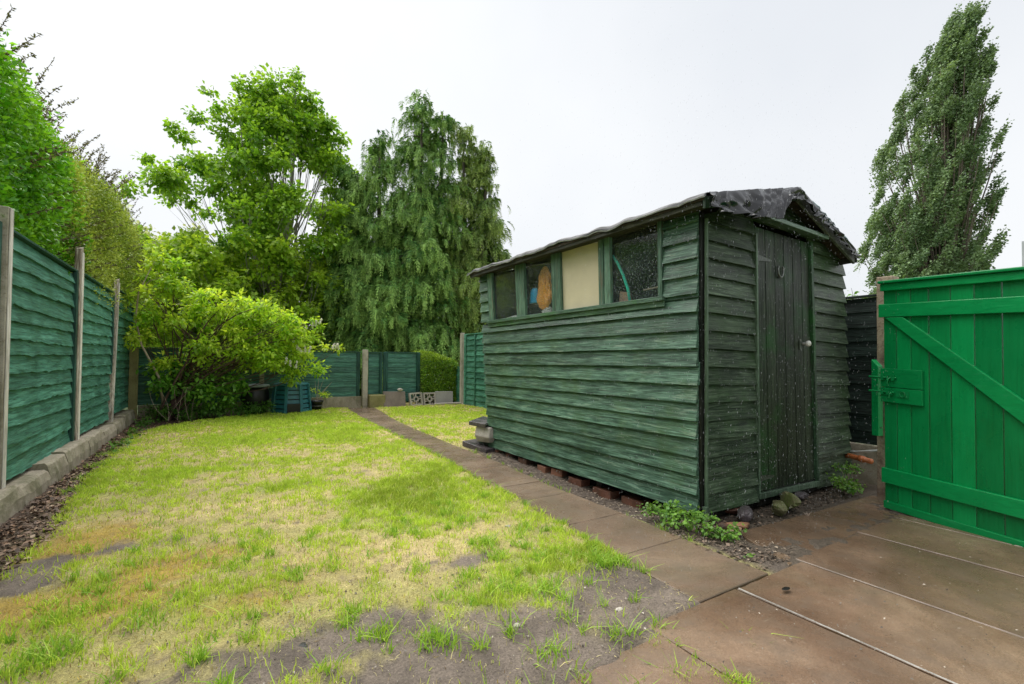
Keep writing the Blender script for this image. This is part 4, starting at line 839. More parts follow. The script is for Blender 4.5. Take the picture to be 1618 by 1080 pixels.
# black bag with a grey lid
m = MB(); t = thing('rubbish_bin', (.62, 9.85, 0), 'black rounded bin with a pale grey lid under the shrub', 'bin')
m.lathe((.62, 9.85, .0), [(.0, 0), (.15, 0), (.21, .12), (.235, .28), (.225, .42), (.20, .47), (.0, .48)], 22); m.build('body', BLKBAG, t, smooth=True)
m = MB(); m.lathe((.62, 9.85, .485), [(.0, 0), (.235, 0), (.245, .02), (.22, .04), (.0, .06)], 22); m.build('lid', GREYLID, t, smooth=True)
# slabs leaning at the back
def leaning(x0, x1, y, z1, mat, label, name, t=.05, lean=.06, cat='slab'):
    m_ = MB().rnd(); m_.hexa([(x0, y, -.02), (x1, y, -.02), (x1, y + t, -.02), (x0, y + t, -.02), (x0, y + lean, z1), (x1, y + lean, z1 - .01), (x1, y + lean + t, z1 - .01), (x0, y + lean + t, z1)])
    return tag(m_.build(name, mat, bevel=.008, origin=((x0 + x1) / 2, y, -.02)), label, cat)
leaning(3.02, 3.50, 9.88, .325, speck('pinkish_slab', (.2, .155, .135), (.32, .26, .23), (.13, .1, .09), 6, 70), 'pinkish grey paving slab leaning on the fence with a stone on top', 'paving_slab')
m = MB().rnd(); V_, F_ = rock((3.39, 9.95, .36), (.065, .05, .04), 51); m.add(V_, F_); tag(m.build('stone', STONE, bevel=.004, origin=(3.39, 9.95, .32)), 'small pale stone lying on top of the pinkish slab', 'stone')
def screen_block(x0, y, rot, label):
    m_ = MB().rnd(); S = .29; t = .07; b = .034; ox = x0
    def bx(a0, a1, z0, z1): m_.box(a0, a1, 0, t, z0, z1)
    bx(0, S, 0, b); bx(0, S, S - b, S); bx(0, b, b, S - b); bx(S - b, S, b, S - b)
    c0, c1 = S / 2 - .055, S / 2 + .055; w2 = .024; e0, e1 = 0.002, t - .002
    for (a0, a1, z0, z1) in ((c0, c1, c0, c0 + w2), (c0, c1, c1 - w2, c1), (c0, c0 + w2, c0 + w2, c1 - w2), (c1 - w2, c1, c0 + w2, c1 - w2),
                              (S / 2 - .012, S / 2 + .012, b, c0), (S / 2 - .012, S / 2 + .012, c1, S - b), (b, c0, S / 2 - .012, S / 2 + .012), (c1, S - b, S / 2 - .012, S / 2 + .012),
                              (b, b + .03, c0 - .004, c0 + w2 - .006), (S - b - .03, S - b, c1 - w2, c1), (c0 - .004, c0 + .018, S - b - .028, S - b), (c1 - .018, c1 + .004, b, b + .028)):
        m_.box(a0, a1, e0, e1, z0, z1)
    o_ = m_.build('screen_block', STONE); o_.location = (x0, y, 0); o_.rotation_euler = (R(-14), R(rot), 0); return tag(o_, label, 'screen block', 'pierced screen blocks by the hedge')
screen_block(3.60, 9.86, -3, 'left pierced concrete screen block with square pattern'); screen_block(3.91, 9.86, 0, 'right pierced concrete screen block with square pattern, in front of the hedge')
leaning(4.215, 4.64, 9.92, .30, speck('pale_grey_slab', (.34, .32, .31), (.48, .46, .44), (.2, .19, .18), 4, 70), 'pale grey slab leaning below the clipped hedge beside the screen blocks', 'paving_slab', .04, .03)
slabthing([(4.1, 9.75, .045), (4.72, 9.66, .05), (4.74, 9.84, .05), (4.15, 9.88, .045)], .04, STONE, 'flat rough stone edging at the foot of the pale slab', 'stone edging', 'edging_stone')

# clipped hedge cube
HEDGE = leafmat('clipped_hedge_leaf', (.10, .26, .02), (.36, .52, .05), .3, .4)
def hull_leaves(n, fn, Ln, wr, jit=.04):
    P_, N_ = fn(n); P_ = P_ + RNG.normal(size=P_.shape) * jit; D_ = unit(n) * .8 + N_ * .5; Nn = N_ + unit(n) * .7; l_ = Ln * RNG.uniform(.6, 1.2, n); c = np.stack([RNG.random(n), RNG.random(n), RNG.random(n)], 1); return P_, D_, Nn, l_, l_ * wr, c
hd = thing('clipped_hedge', (4.35, 10.4, 0), 'small clipped bright green hedge beside the back fence', 'hedge')
def hbox(x0, x1, y0, y1, z0, zt):
    def fn(n):
        k = RNG.random(n); u, v = RNG.random(n), RNG.random(n); P_ = np.zeros((n, 3)); N_ = np.zeros((n, 3))
        a = k < .55; P_[a] = np.stack([x0 + (x1 - x0) * u[a], np.full(a.sum(), y0), z0 + (zt(x0 + (x1 - x0) * u[a]) - z0) * v[a]], 1); N_[a] = (0, -1, 0)
        b = (k >= .55) & (k < .8); P_[b] = np.stack([x0 + (x1 - x0) * u[b], y0 + (y1 - y0) * v[b], zt(x0 + (x1 - x0) * u[b])], 1); N_[b] = (0, 0, 1)
        c = (k >= .8) & (k < .9); P_[c] = np.stack([np.full(c.sum(), x0), y0 + (y1 - y0) * u[c], z0 + (zt(x0) - z0) * v[c]], 1); N_[c] = (-1, 0, 0)
        d = k >= .9; P_[d] = np.stack([np.full(d.sum(), x1), y0 + (y1 - y0) * u[d], z0 + (zt(x1) - z0) * v[d]], 1); N_[d] = (1, 0, 0)
        P_[:, 0] += (fbm(P_[:, 2], P_[:, 1] + 9, 3, 5) - .5) * .12; P_[:, 1] += (fbm(P_[:, 0], P_[:, 2], 3, 7) - .5) * .14; return P_, N_
    return fn
zt = lambda x: 1.17 - .24 * np.clip((x - 3.95) / .85, 0, 1) ** 1.3
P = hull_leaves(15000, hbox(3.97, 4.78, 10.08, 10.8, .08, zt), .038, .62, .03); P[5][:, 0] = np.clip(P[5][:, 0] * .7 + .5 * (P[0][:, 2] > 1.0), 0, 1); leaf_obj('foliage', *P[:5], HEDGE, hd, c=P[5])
m = MB(); m.box(4.02, 4.74, 10.14, 10.75, .02, .88); m.build('inner_twigs', plain('hedge_core', (.03, .05, .015), .9), hd)

# --- conifers
def conifer(name_label, base, leaders, mat, core, origin, dens=1., seed=1):
    rng = np.random.default_rng(seed); t_ = thing('conifer_tree', origin, name_label, 'tree', 'drooping conifers behind the back fence')
    VP, VD, VN, VL, VW, VC = [], [], [], [], [], []; mt = MB()
    for (lx, ly, lz, Rr, z0) in leaders:
        bx, by = base; mt.tube([(bx + (lx - bx) * .3, by + (ly - by) * .3, -.1), (lx * .8 + bx * .2, ly * .8 + by * .2, lz * .4), (lx, ly, lz * .8), (lx, ly, lz - .15)], [.16, .11, .05, .012], 8)
        z = z0
        while z < lz - .1:
            q = (z - z0) / (lz - z0); rad = Rr * (1 - q ** 1.9) * .97 + .12; na = max(3, int(rad * 5.0 * dens))
            for _ in range(na):
                th = rng.uniform(0, 6.283); L_ = rad * rng.uniform(.5, 1.18); zz = z + rng.uniform(-.12, .12); cx_ = lx + (bx - lx) * .3 * (1 - q); cy_ = ly + (by - ly) * .3 * (1 - q)
                s0 = np.array([cx_, cy_, zz + .25 * L_]); dr = np.array([math.cos(th), math.sin(th), 0]); e = s0 + dr * L_; e[2] = zz - .22 * L_
                mid = s0 + dr * L_ * .6; mid[2] = zz + .38 * L_; arm = bez(s0, mid, e, 12)
                if rng.random() < .35: mt.tube(arm[::2], np.linspace(.018, .004, 6), 4, caps=False)
                ns = int(9 + 15 * L_); tone = rng.random()
                for _k in range(ns):
                    f = rng.uniform(.15, 1.) ** .6; p = arm[min(11, int(f * 11))] + rng.normal(size=3) * np.array([.13, .13, .06])
                    ln = rng.uniform(.16, .42) * (1 if L_ > .4 else .7); m_ = 8; d0 = dr * .9 + rng.normal(size=3) * .6; d0[2] = -.2; side_ = np.cross(d0, (0, 0, 1.)); side_ /= np.linalg.norm(side_) + 1e-9
                    tt = np.linspace(0, 1, m_); path = p + d0 * (ln * .38 * np.sin(tt * 1.4))[:, None] + np.array([0, 0, -1.]) * (ln * tt ** 1.4)[:, None]
                    tg = np.gradient(path, axis=0); tg /= np.linalg.norm(tg, axis=1, keepdims=True)
                    for sgn in (-1, 0, 1):
                        VP.append(path + side_ * sgn * .012); VD.append(tg + side_ * sgn * .8 + rng.normal(size=(m_, 3)) * .3); VN.append(np.tile(d0 + np.array([0, 0, .4]), (m_, 1)) + rng.normal(size=(m_, 3)) * .3)
                        w_ = (1 - .5 * tt); VL.append((.13 if sgn else .15) * w_ * rng.uniform(.8, 1.2)); VW.append(.032 * w_ * rng.uniform(.8, 1.2)); VC.append(np.stack([np.clip(tone * .45 + tt * .7 * (f > .5) + rng.random(m_) * .15 - .05, 0, 1), np.full(m_, rng.random()), rng.random(m_)], 1))
            z += .24
    P_, D_, N_, C_ = map(np.concatenate, (VP, VD, VN, VC)); leaf_obj('foliage', P_, D_, N_, np.concatenate(VL), np.concatenate(VW), mat, t_, c=C_)
    mt.build('trunk', BARK, t_, smooth=True)
    print('conifer leaves', len(P_))
    return t_
CON1 = leafmat('conifer_green', (.045, .16, .03), (.36, .56, .13), .2, .6, .25); CON2 = leafmat('conifer_yellowish', (.07, .16, .03), (.38, .50, .12), .2, .6, .25)
conifer('broad dark green drooping conifer with several tops behind the back fence', (4.2, 13.1), [(3.75, 13.0, 7.35, 1.45, .2), (3.0, 13.3, 6.4, 1.2, .2), (4.82, 12.6, 8.5, 1.6, .2), (5.37, 12.4, 8.25, 1.1, 2.), (3.2, 13.2, 6.2, 1.15, .2), (4.6, 12.2, 5.6, 1.6, .2), (3.6, 12.7, 4.6, 1.4, .2)], CON1, None, (4.3, 12.9, -.1), 1.0, 3)
conifer('slimmer yellowish drooping conifer right of the broad dark one', (6.4, 12.0), [(5.95, 12.2, 7.75, 1.0, .2), (6.5, 11.9, 7.3, 1.05, .2), (6.35, 11.8, 5.4, 1.1, .2)], CON2, None, (6.4, 12.0, -.1), 1.0, 5)
# --- poplar far away to the right
POP = leafmat('poplar_leaf', (.11, .19, .09), (.30, .42, .20), .25, .5, .3)
pp = thing('poplar_tree', (28.7, 8.0, -.1), 'tall narrow wind-blown poplar leaning right behind the gate', 'tree')
ur = np.array([.267, -.963, 0]); uf = np.array([.963, .267, 0]); O = np.array([28.75, 8.1, 0.])
zs = [1, 3.5, 5.7, 8.5, 11.8, 13.6, 15.3, 16.6, 17.5]; ul = [-2.8, -3.2, -3.2, -2.95, -2.35, -1.7, -.95, .0, .75]; uR = [1.5, 1.9, 2.1, 2.35, 2.4, 2.2, 1.9, 1.7, 1.45]
cl = []
for i in range(950):
    z = RNG.uniform(1.6, 17.2) if i % 3 else RNG.uniform(1.8, 9.); a, b = np.interp(z, zs, ul), np.interp(z, zs, uR); c_, hw = (a + b) / 2, (b - a) / 2; th = RNG.uniform(0, 6.283); q = RNG.random() ** .5; r_ = RNG.uniform(.2, .42)
    u_ = c_ + max(.1, hw - r_ * .5) * q * math.cos(th); v_ = hw * q * math.sin(th)
    if fbm(u_ * 1.3 - z * .28, z * .22, 1., 91, 2) < .37 - .14 * (z < 9): continue
    p = O + ur * u_ + uf * v_; cl.append((p[0], p[1], z, r_, u_))
for z in np.arange(3., 16.4, .35):
    for k in range(2): p = O + ur * (np.interp(z, [1, 14, 17], [.1, .8, 1.1]) + RNG.normal() * .35) - uf * RNG.uniform(.3, .9); cl.append((p[0], p[1], z, .34, 0.))
PP, DD, NN, LL, CC = [], [], [], [], []
sw = ur * .42 + np.array([0, 0, 1.]); sw /= np.linalg.norm(sw)
for (x, y, z, r_, u_) in cl:
    n = int(260 * (r_ / .4)); w_ = unit(n) * (RNG.random(n) ** .5 * r_)[:, None] * .62; al = RNG.normal(size=n) * r_ * .75; p = np.array([x, y, z]) + w_ + sw * al[:, None]
    PP.append(p); DD.append(ur * .7 + unit(n) * .8); NN.append(unit(n)); LL.append(RNG.uniform(.07, .13, n)); t0 = RNG.random() * .5 + .35 * max(0, (6 - z) / 6); CC.append(np.stack([np.clip(t0 + RNG.random(n) * .4, 0, 1), RNG.random(n), RNG.random(n)], 1))
PP, DD, NN, CC = map(np.concatenate, (PP, DD, NN, CC)); LL = np.concatenate(LL); leaf_obj('crown', PP, DD, NN, LL, LL * .75, POP, pp, c=CC)
print('poplar', len(PP))
m = MB(); m.tube([O + np.array([0, 0, -.1]), O + ur * .1 + np.array([0, 0, 4.]), O + ur * .5 + np.array([0, 0, 9]), O + ur * .8 + np.array([0, 0, 14]), O + ur * 1.1 + np.array([0, 0, 17.3])], [.26, .2, .12, .06, .02], 9)
for (x, y, z, r_, u_) in cl:
    if RNG.random() < .4:
        e = np.array([x, y, z]); uu = u_ - .42 * 3; z0 = max(.8, z * RNG.uniform(.25, .6)); a = O + ur * (.12 * z0 * .5) + np.array([0, 0, z0]); mid = a * .55 + e * .45; mid = mid + (np.array([e[0], e[1], 0]) - np.array([a[0], a[1], 0])) * .22; m.tube(bez(a, mid, e, 8), np.linspace(min(.06, .012 + .008 * (z - z0)), .010, 8), 5, caps=False)
m.build('trunk', BARK_R, pp, smooth=True)
# --- left hedges behind the fence
PRIV = leafmat('privet_leaf', (.08, .32, .012), (.30, .62, .04), .35, .32, .5); COTO = leafmat('cotoneaster_leaf', (.17, .28, .025), (.52, .62, .12), .3, .5, .3)
def face_hedge(y0, y1, zb, zt_, xf, n, Ln, wr, jit, bulge):
    u, v, k = RNG.random(n), RNG.random(n), RNG.random(n); y = y0 + (y1 - y0) * u; P_ = np.zeros((n, 3)); N_ = np.zeros((n, 3)); top = zt_(y)
    a = k < .72; z = zb + (top - zb) * v; bl_ = (fbm(y, z, 1.1, 33) - .5) * 2 * bulge + (fbm(y, z, 4, 35) - .5) * .22
    P_[:, 0] = xf + bl_ - .12 * np.clip((z - top + .3) / .3, 0, 1) ** 2; P_[:, 1] = y; P_[:, 2] = z; N_[:] = (1, 0, .25)
    b = ~a; xx = xf - 1.3 * v[b]; P_[b, 0] = xx; P_[b, 2] = top[b] + (fbm(y[b], xx, 2.2, 36) - .5) * .35; N_[b] = (0, 0, 1)
    P_ += RNG.normal(size=P_.shape) * jit; D_ = unit(n) * .8 + N_ * .4 + np.array([0, 0, .2]); Nn = N_ * .7 + unit(n) * .75; l_ = Ln * RNG.uniform(.6, 1.25, n)
    t0 = fbm(P_[:, 1], P_[:, 2], 2.5, 38); c = np.stack([np.clip((t0 - .5) * 2 + .5 + RNG.normal(size=n) * .2, 0, 1), RNG.random(n), RNG.random(n)], 1); return P_, D_, Nn, l_, l_ * wr, c
h1 = thing('privet_hedge', (-1.9, 3.5, -.1), 'tall glossy deep green hedge over the near end of the left fence', 'hedge')
P = face_hedge(1.0, 6.9, 1.80, lambda y: np.interp(y, [1, 4.2, 4.9, 5.6, 7], [3.2, 3.2, 3.18, 3.0, 3.1]) + (fbm(y, 3, 1.4, 12) - .5) * .25, -1.36, 95000, .046, .5, .05, .09); leaf_obj('foliage', *P[:5], PRIV, h1, c=P[5])
def core(y0, y1, z1, x1, par):
    m_ = MB(); X_, Z_ = None, None; ys_ = np.linspace(y0, y1, 24); V = []
    for y in ys_:
        q = float(fbm(y, 4, 1.5, 90)) * .12; V += [(-2.6, y, -.1), (x1 - q, y, -.1), (x1 - q - .02, y, z1 - .15), (x1 - q - .2, y, z1 - q), (-2.6, y, z1 - q)]
    n = len(ys_); m_.add(V, [(k * 5 + e, k * 5 + (e + 1) % 5, (k + 1) * 5 + (e + 1) % 5, (k + 1) * 5 + e) for k in range(n - 1) for e in range(5)] + [(4, 3, 2, 1, 0), tuple(range(n * 5 - 5, n * 5))])
    return m_.build('inner_twigs', plain('hedge_core_dark', (.022, .03, .012), .95), par)
core(1.0, 6.9, 2.85, -1.60, h1)
h2 = thing('cotoneaster_hedge', (-1.9, 8.0, -.1), 'olive small-leaved hedge with long spiky shoots over the far end of the left fence', 'hedge')
ztc = lambda y: np.interp(y, [5.5, 6.9, 8.2, 9.5, 11, 12.2], [2.95, 3.12, 3.3, 3.5, 3.45, 3.1]) + (fbm(y, 5, 1.2, 14) - .5) * .25
P = face_hedge(6.3, 12.2, 1.70, ztc, -1.34, 110000, .036, .5, .055, .12); leaf_obj('foliage', *P[:5], COTO, h2, c=P[5])
core(6.92, 12.0, 3.0, -1.62, h2)
COTO_T = leafmat('cotoneaster_shoot_leaf', (.09, .09, .05), (.24, .23, .11), .2, .5, .3)
m = MB(); PP, DD, NN = [], [], []
for k in range(380):
    y = RNG.uniform(4.9, 12.0); x = -1.45 - RNG.random() * .6; z = float(ztc(np.array([y]))[0]) - .2 if y > 6.3 else 2.95; L_ = RNG.uniform(.28, .72); d = np.array([RNG.uniform(.0, .75), RNG.uniform(-.35, .25), 1.]); d /= np.linalg.norm(d)
    if k > 310: z -= RNG.uniform(.3, 1.2); x = -1.42; d = np.array([.8, RNG.uniform(-.3, .3), .6]); L_ *= .6
    a = np.array([x, y, z]); e = a + d * L_ * 1.1; mid = a + d * L_ * .5 + np.array([-.04, 0, .05]); pts = bez(a, mid, e, 5); m.tube(pts, np.linspace(.004, .0018, 5), 4, caps=False)
    n = int(L_ * 150); f = RNG.random(n); f = np.sort(f); q = np.stack([np.interp(f, np.linspace(0, 1, 5), pts[:, i]) for i in range(3)], 1); PP.append(q); sdv = unit(n); DD.append(sdv + d * .6); NN.append(unit(n) + np.array([0, 0, .5]))
m.build('twigs', TWIG, h2, smooth=True); PP, DD, NN = map(np.concatenate, (PP, DD, NN)); n = len(PP); leaf_obj('shoot_leaves', PP, DD, NN, RNG.uniform(.022, .036, n), RNG.uniform(.012, .018, n), COTO_T, h2)
# small growth behind the right fence, and pale trees far behind the shrub
b1 = thing('young_tree', (7.4, 3.2, -.1), 'small leafy young tree peeping over the dark fence between shed and gate', 'tree'); cl = [(7.4, 3.0, 1.95, .12), (7.45, 3.15, 1.8, .2), (7.35, 2.8, 1.7, .22), (7.4, 2.55, 1.72, .2)]
P = clump_leaves(cl, 200, .07, .5); leaf_obj('crown', *P[:5], SHRUB_D, b1, c=P[5]); m = MB(); m.tube([(7.4, 3.0, -.1), (7.4, 2.95, 1.0), (7.4, 3.0, 1.9)], [.03, .02, .006], 6); limbs(m, [(7.4, 3.0, -.1), (7.4, 3, 1.6)], cl, .01, .004, .9); m.build('trunk', BARK, b1)
BLOOM = leafmat('pale_blossom_leaf', (.26, .36, .12), (.62, .66, .45), .3, .6)
for i, (x, y, s_, lb) in enumerate([(-2.6, 18.5, 1.25, 'pale misty tree far behind, between the left hedge and the tall airy tree'), (-.6, 20.5, 1.25, 'pale misty tree far behind the flowering shrub, right of the other misty one')]):
    b2 = thing('distant_tree', (x, y, -.1), lb, 'tree', 'pale trees far beyond the garden'); cl = []
    for _ in range(90):
        u_ = unit(1)[0] * RNG.random() ** .4; cl.append((x + u_[0] * 1.7 * s_, y + u_[1] * 1.4 * s_, 2.6 * s_ + u_[2] * 1.9 * s_, RNG.uniform(.3, .5)))
    P = clump_leaves(cl, 110, .15, .75); leaf_obj('crown', *P[:5], BLOOM, b2, c=P[5]); m = MB(); bp = [(x, y, -.1), (x, y, 1.5), (x, y, 3.6)]; m.tube(bp, [.12, .09, .03], 8); limbs(m, bp, cl, .04, .01, .8, frac=.6); m.build('trunk', BARK, b2)
# tower block edge far right
tw_ = thing('tower_block', (81, 12.5, -.1), 'grey tower block with a row of windows at the right edge, far beyond the gate', 'building')
m = MB().rnd(); m.box(79, 88, 7.5, 14.75, -.1, 15.4); m.build('walls', plain('tower_concrete', (.42, .44, .46), .8, .3, .1, .5), tw_)
m = MB(); m.box(79.3, 87.7, 7.8, 14.45, 15.4, 16.1); m.build('roof', plain('tower_roof', (.5, .52, .55), .8, .3, .1, .5), tw_)
wf = plain('tower_window_frame', (.35, .3, .34), .6); wg = plain('tower_glass', (.06, .10, .12), .15)
for zf in (2.6, 5.6, 8.6, 11.6):
    for yf in (8.2, 10.4, 12.6):
        m = MB(); m.box(78.93, 79.02, yf, yf + 1.8, zf, zf + 2.1); o = m.build('window', wf, tw_); m = MB(); m.box(78.88, 78.925, yf + .12, yf + 1.68, zf + .12, zf + 1.98); m.build('pane', wg, o)

# ------------------------------------------------------------------ grass, weeds and litter
def blades(n, x0, x1, y0, y1, dens):
    P_ = []
    k = 0
    while k < n:
        x = RNG.uniform(x0, x1, n); y = y0 + (y1 - y0) * RNG.random(n) ** 1.7; ok = RNG.random(n) < dens(x, y); P_.append(np.stack([x[ok], y[ok]], 1)); k += ok.sum()
    return np.concatenate(P_)[:n]
def inlawn(x, y):
    a = (x > bedR(y) + .02 * np.sin(y * 40)) & (x < pathL(y) + .02 + .03 * (fbm(x, y, 18, 6) - .5) * 2) & (y < 10.0) ; b = (x > pathR(y) - .01) & (x < 4.7) & (y > 4.95) & (y < 9.75); return a | b
def dens(x, y):
    g_, s_, mo_, mu_ = zones(x, y); d = .38 + .5 * sg(g_ - .3) + .15 * sg(s_ - .4); d = d * (1 - .93 * sg(mu_ - .42, 9)) * (1 - .55 * sg(mo_ - .5)); return np.where(inlawn(x, y), d, 0)
def grass_mesh(name, XY, H, W_, C_, lean=.5, flat=None, mat=GRASS):
    n = len(XY); z = lawn_height(XY[:, 0], XY[:, 1]) - .004; a = RNG.uniform(0, 6.283, n); sx, sy = np.cos(a), np.sin(a); b = RNG.uniform(0, 6.283, n); le = H * np.abs(RNG.normal(size=n)) * lean
    if flat is not None: le = np.where(flat, H * RNG.uniform(.8, 1.3, n), le)
    hz = np.where(flat, H * RNG.uniform(.05, .3, n), H) if flat is not None else H
    dx, dy = np.cos(b) * le, np.sin(b) * le; x, y = XY[:, 0], XY[:, 1]; w_ = W_ / 2
    p0 = np.stack([x - sx * w_, y - sy * w_, z], 1); p1 = np.stack([x + sx * w_, y + sy * w_, z], 1); mx_, my_ = x + dx * .35, y + dy * .35
    p2 = np.stack([mx_ + sx * w_ * .8, my_ + sy * w_ * .8, z + hz * .62], 1); p3 = np.stack([mx_ - sx * w_ * .8, my_ - sy * w_ * .8, z + hz * .62], 1)
    p4 = np.stack([x + dx + sx * w_ * .15, y + dy + sy * w_ * .15, z + hz], 1); p5 = np.stack([x + dx - sx * w_ * .15, y + dy - sy * w_ * .15, z + hz], 1)
    V = np.stack([p0, p1, p2, p3, p4, p5], 1).reshape(-1, 3); i = np.arange(n)[:, None] * 6; F_ = np.concatenate([i + np.array([[0, 1, 2, 3]]), i + np.array([[3, 2, 4, 5]])]); return np_mesh(name, V, F_, mat, C=np.repeat(C_, 6, 0))
n = 300000; XY = blades(n, -1.0, 4.7, .75, 9.98, dens); g_, s_, mo_, mu_ = zones(XY[:, 0], XY[:, 1]); dist = np.hypot(XY[:, 0], XY[:, 1])
pg = sg(g_ - .15, 4) * (1 - .55 * sg(s_ - .35, 5)); ncl = fbm(XY[:, 0], XY[:, 1], 14, 101, 3); nc2 = fbm(XY[:, 0], XY[:, 1], 34, 103, 2); pgr = (.17 + .58 * pg) * (1 - .4 * sg(2.7 - XY[:, 1], 3) * (1 - sg(g_ - .8))); isg = RNG.random(n) < np.clip(pgr + (ncl - .5) * 3.2 * (1 - .35 * pg), .03, .97); ismo = (~isg) & (RNG.random(n) < sg(mo_ - .45))
r1 = RNG.random(n); Cg = np.stack([.38 + .28 * r1, .55 + .22 * r1, .04 + .07 * r1], 1); far = np.clip((dist - 3) / 5, 0, 1)[:, None]; dkg = sg(g_ - 1.0)[:, None]; Cg = Cg * (1 - .35 * dkg * (1 - far))
Cs = np.stack([.66 + .2 * r1, .57 + .2 * r1, .25 + .14 * r1], 1); Cm = np.stack([.46 + .16 * r1, .35 + .12 * r1, .05 + .03 * r1], 1); br = RNG.random(n) < .18; Cs[br] = Cs[br] * np.array([.45, .35, .35])
Cc = np.where(isg[:, None], Cg * (.72 + .7 * nc2)[:, None], np.where(ismo[:, None], Cm * (.6 + .8 * nc2)[:, None], Cs * (.35 + 1.2 * nc2)[:, None])); H = .8 * np.where(isg, .018 + .022 * RNG.random(n), .012 + .016 * RNG.random(n)) * (1 + .5 * sg(g_ - .9)) * (.55 + .9 * ncl) * (1 + .5 * (RNG.random(n) < .04)); W_ = np.clip(.0022 + .0008 * dist, .0028, .010) * np.where(isg, 1, .8)
tag(grass_mesh('lawn_grass', XY, H, W_, Cc, .6, flat=(~isg) & (RNG.random(n) < .75)), 'short patchy lawn of bright green blades, straw and yellow moss', 'grass', kind='stuff')
# taller tufts
TU = [(1.66, 1.79, .07, 170), (1.62, 1.72, .06, 120), (1.70, 1.68, .05, 80), (.65, 1.56, .05, 90), (.70, 1.52, .04, 50), (1.23, 2.18, .06, 70), (.82, 2.13, .05, 50), (.86, 2.61, .07, 60), (.91, 1.71, .035, 40), (.82, 1.82, .04, 40), (1.21, 1.65, .06, 80), (1.1, 1.72, .05, 60), (-.47, 2.44, .08, 120), (-.47, 2.13, .10, 190), (-.6, 2.0, .1, 150), (-.27, 3.52, .05, 30), (.97, 1.29, .06, 60), (1.07, 1.79, .05, 50),
      (1.28, 2.60, .07, 70), (-.86, 5.2, .10, 130), (-.9, 5.7, .10, 150), (-.92, 6.3, .08, 110), (-.88, 4.7, .07, 70), (1.0, 1.95, .04, 50), (1.4, 1.95, .06, 70), (.35, 2.4, .05, 40), (.1, 2.6, .05, 40), (1.5, 2.3, .06, 60), (-.2, 2.2, .06, 60), (.3, 1.6, .03, 25), (.45, 1.85, .03, 25), (.8, 1.45, .03, 30), (1.15, 1.45, .05, 40), (1.3, 1.25, .04, 30), (-.8, 7.0, .08, 80), (.9, 9.5, .3, 120), (1.4, 9.6, .2, 90), (2.9, 9.8, .15, 60)]
rs_ = np.random.default_rng(77); TU += [(x, y, rs_.uniform(.015, .045), int(rs_.uniform(10, 45))) for x, y in zip(rs_.uniform(-.6, 1.75, 150), rs_.uniform(1.0, 3.2, 150))]; TU += [(float(pathL(y)) + rs_.uniform(-.02, .02), y, .02, int(rs_.uniform(8, 30))) for y in rs_.uniform(1.9, 8, 60)]; TU += [(float(pathR(y)) + rs_.uniform(-.01, .03), y, .015, int(rs_.uniform(5, 16))) for y in rs_.uniform(1.6, 8, 40)]; TU += [(1.399 + rs_.uniform(-.008, .008), y, .008, 9) for y in rs_.uniform(.7, 1.2, 6)]
cx_, cy_, rr_, nn_ = map(np.array, zip(*TU)); XY = np.concatenate([np.stack([RNG.normal(a, r_ * .6, k), RNG.normal(b, r_ * .6, k)], 1) for a, b, r_, k in TU]); n = len(XY); r1 = RNG.random(n)
Cc = np.stack([.20 + .25 * r1, .42 + .2 * r1, .03 + .04 * r1], 1); tag(grass_mesh('grass_tufts', XY, RNG.uniform(.018, .055, n), np.full(n, .0045), Cc, 1.1), 'taller green grass tufts scattered over the lawn and mud', 'grass', kind='stuff')
# bark and leaf litter of the left bed, and along the shed
def litter(name, XY, S, C_, label, cat, zf=None):
    n = len(XY); z = (lawn_height(XY[:, 0], XY[:, 1]) if zf is None else zf) + .004; P_ = np.stack([XY[:, 0], XY[:, 1], z], 1); D_ = unit(n); D_[:, 2] *= .25; N_ = unit(n) * .5 + np.array([0, 0, 1.]); V, F_ = leafquads(P_, D_, N_, S, S * RNG.uniform(.3, .8, n), .2); return tag(np_mesh(name, V, F_, LITTER, C=np.repeat(C_, 4, 0)), label, cat, kind='stuff')
n = 9000; y = 2.2 + 7.6 * RNG.random(n) ** 1.4; x = RNG.uniform(-1.06, 0, n) ; x = -1.06 + (bedR(y) + 1.10) * RNG.random(n); r1 = RNG.random(n); Cc = np.stack([.07 + .26 * r1 ** 2, .045 + .16 * r1 ** 2, .03 + .10 * r1 ** 2], 1); pale = RNG.random(n) < .06; Cc[pale] = (.4, .3, .2)
litter('bark_litter', np.stack([x, y], 1), RNG.uniform(.012, .042, n), Cc, 'dark bark chips and dead leaves along the left fence', 'litter')
n = 3600; y = RNG.uniform(1.3, 4.8, n); x = pathR(y) + .012 + (2.66 - pathR(y)) * RNG.random(n); r1 = RNG.random(n); Cc = np.stack([.12 + .3 * r1 ** 2, .09 + .25 * r1 ** 2, .07 + .18 * r1 ** 2], 1)
litter('gravel_litter', np.stack([x, y], 1), RNG.uniform(.006, .022, n), Cc, 'gritty dead grass and gravel between the path and the shed', 'litter')
n = 1400; x = RNG.uniform(2.25, 4.3, n); y = 1.66 + .25 * RNG.random(n); q = RNG.random(n) < .35; x[q] = RNG.uniform(2.2, 2.5, q.sum()); y[q] = RNG.uniform(1.29, 1.8, q.sum()); r1 = RNG.random(n); Cc = np.stack([.05 + .2 * r1 ** 2, .04 + .14 * r1 ** 2, .03 + .1 * r1 ** 2], 1)
litter('leaf_litter', np.stack([x, y], 1), RNG.uniform(.01, .03, n), Cc, 'dead leaves and grit below the shed door wall', 'litter')
n = 700; x = RNG.uniform(.2, 3.6, n); y = RNG.uniform(.5, 1.28, n); r1 = RNG.random(n); Cc = np.stack([.06 + .45 * r1 ** 5, .05 + .4 * r1 ** 5, .04 + .33 * r1 ** 5], 1)
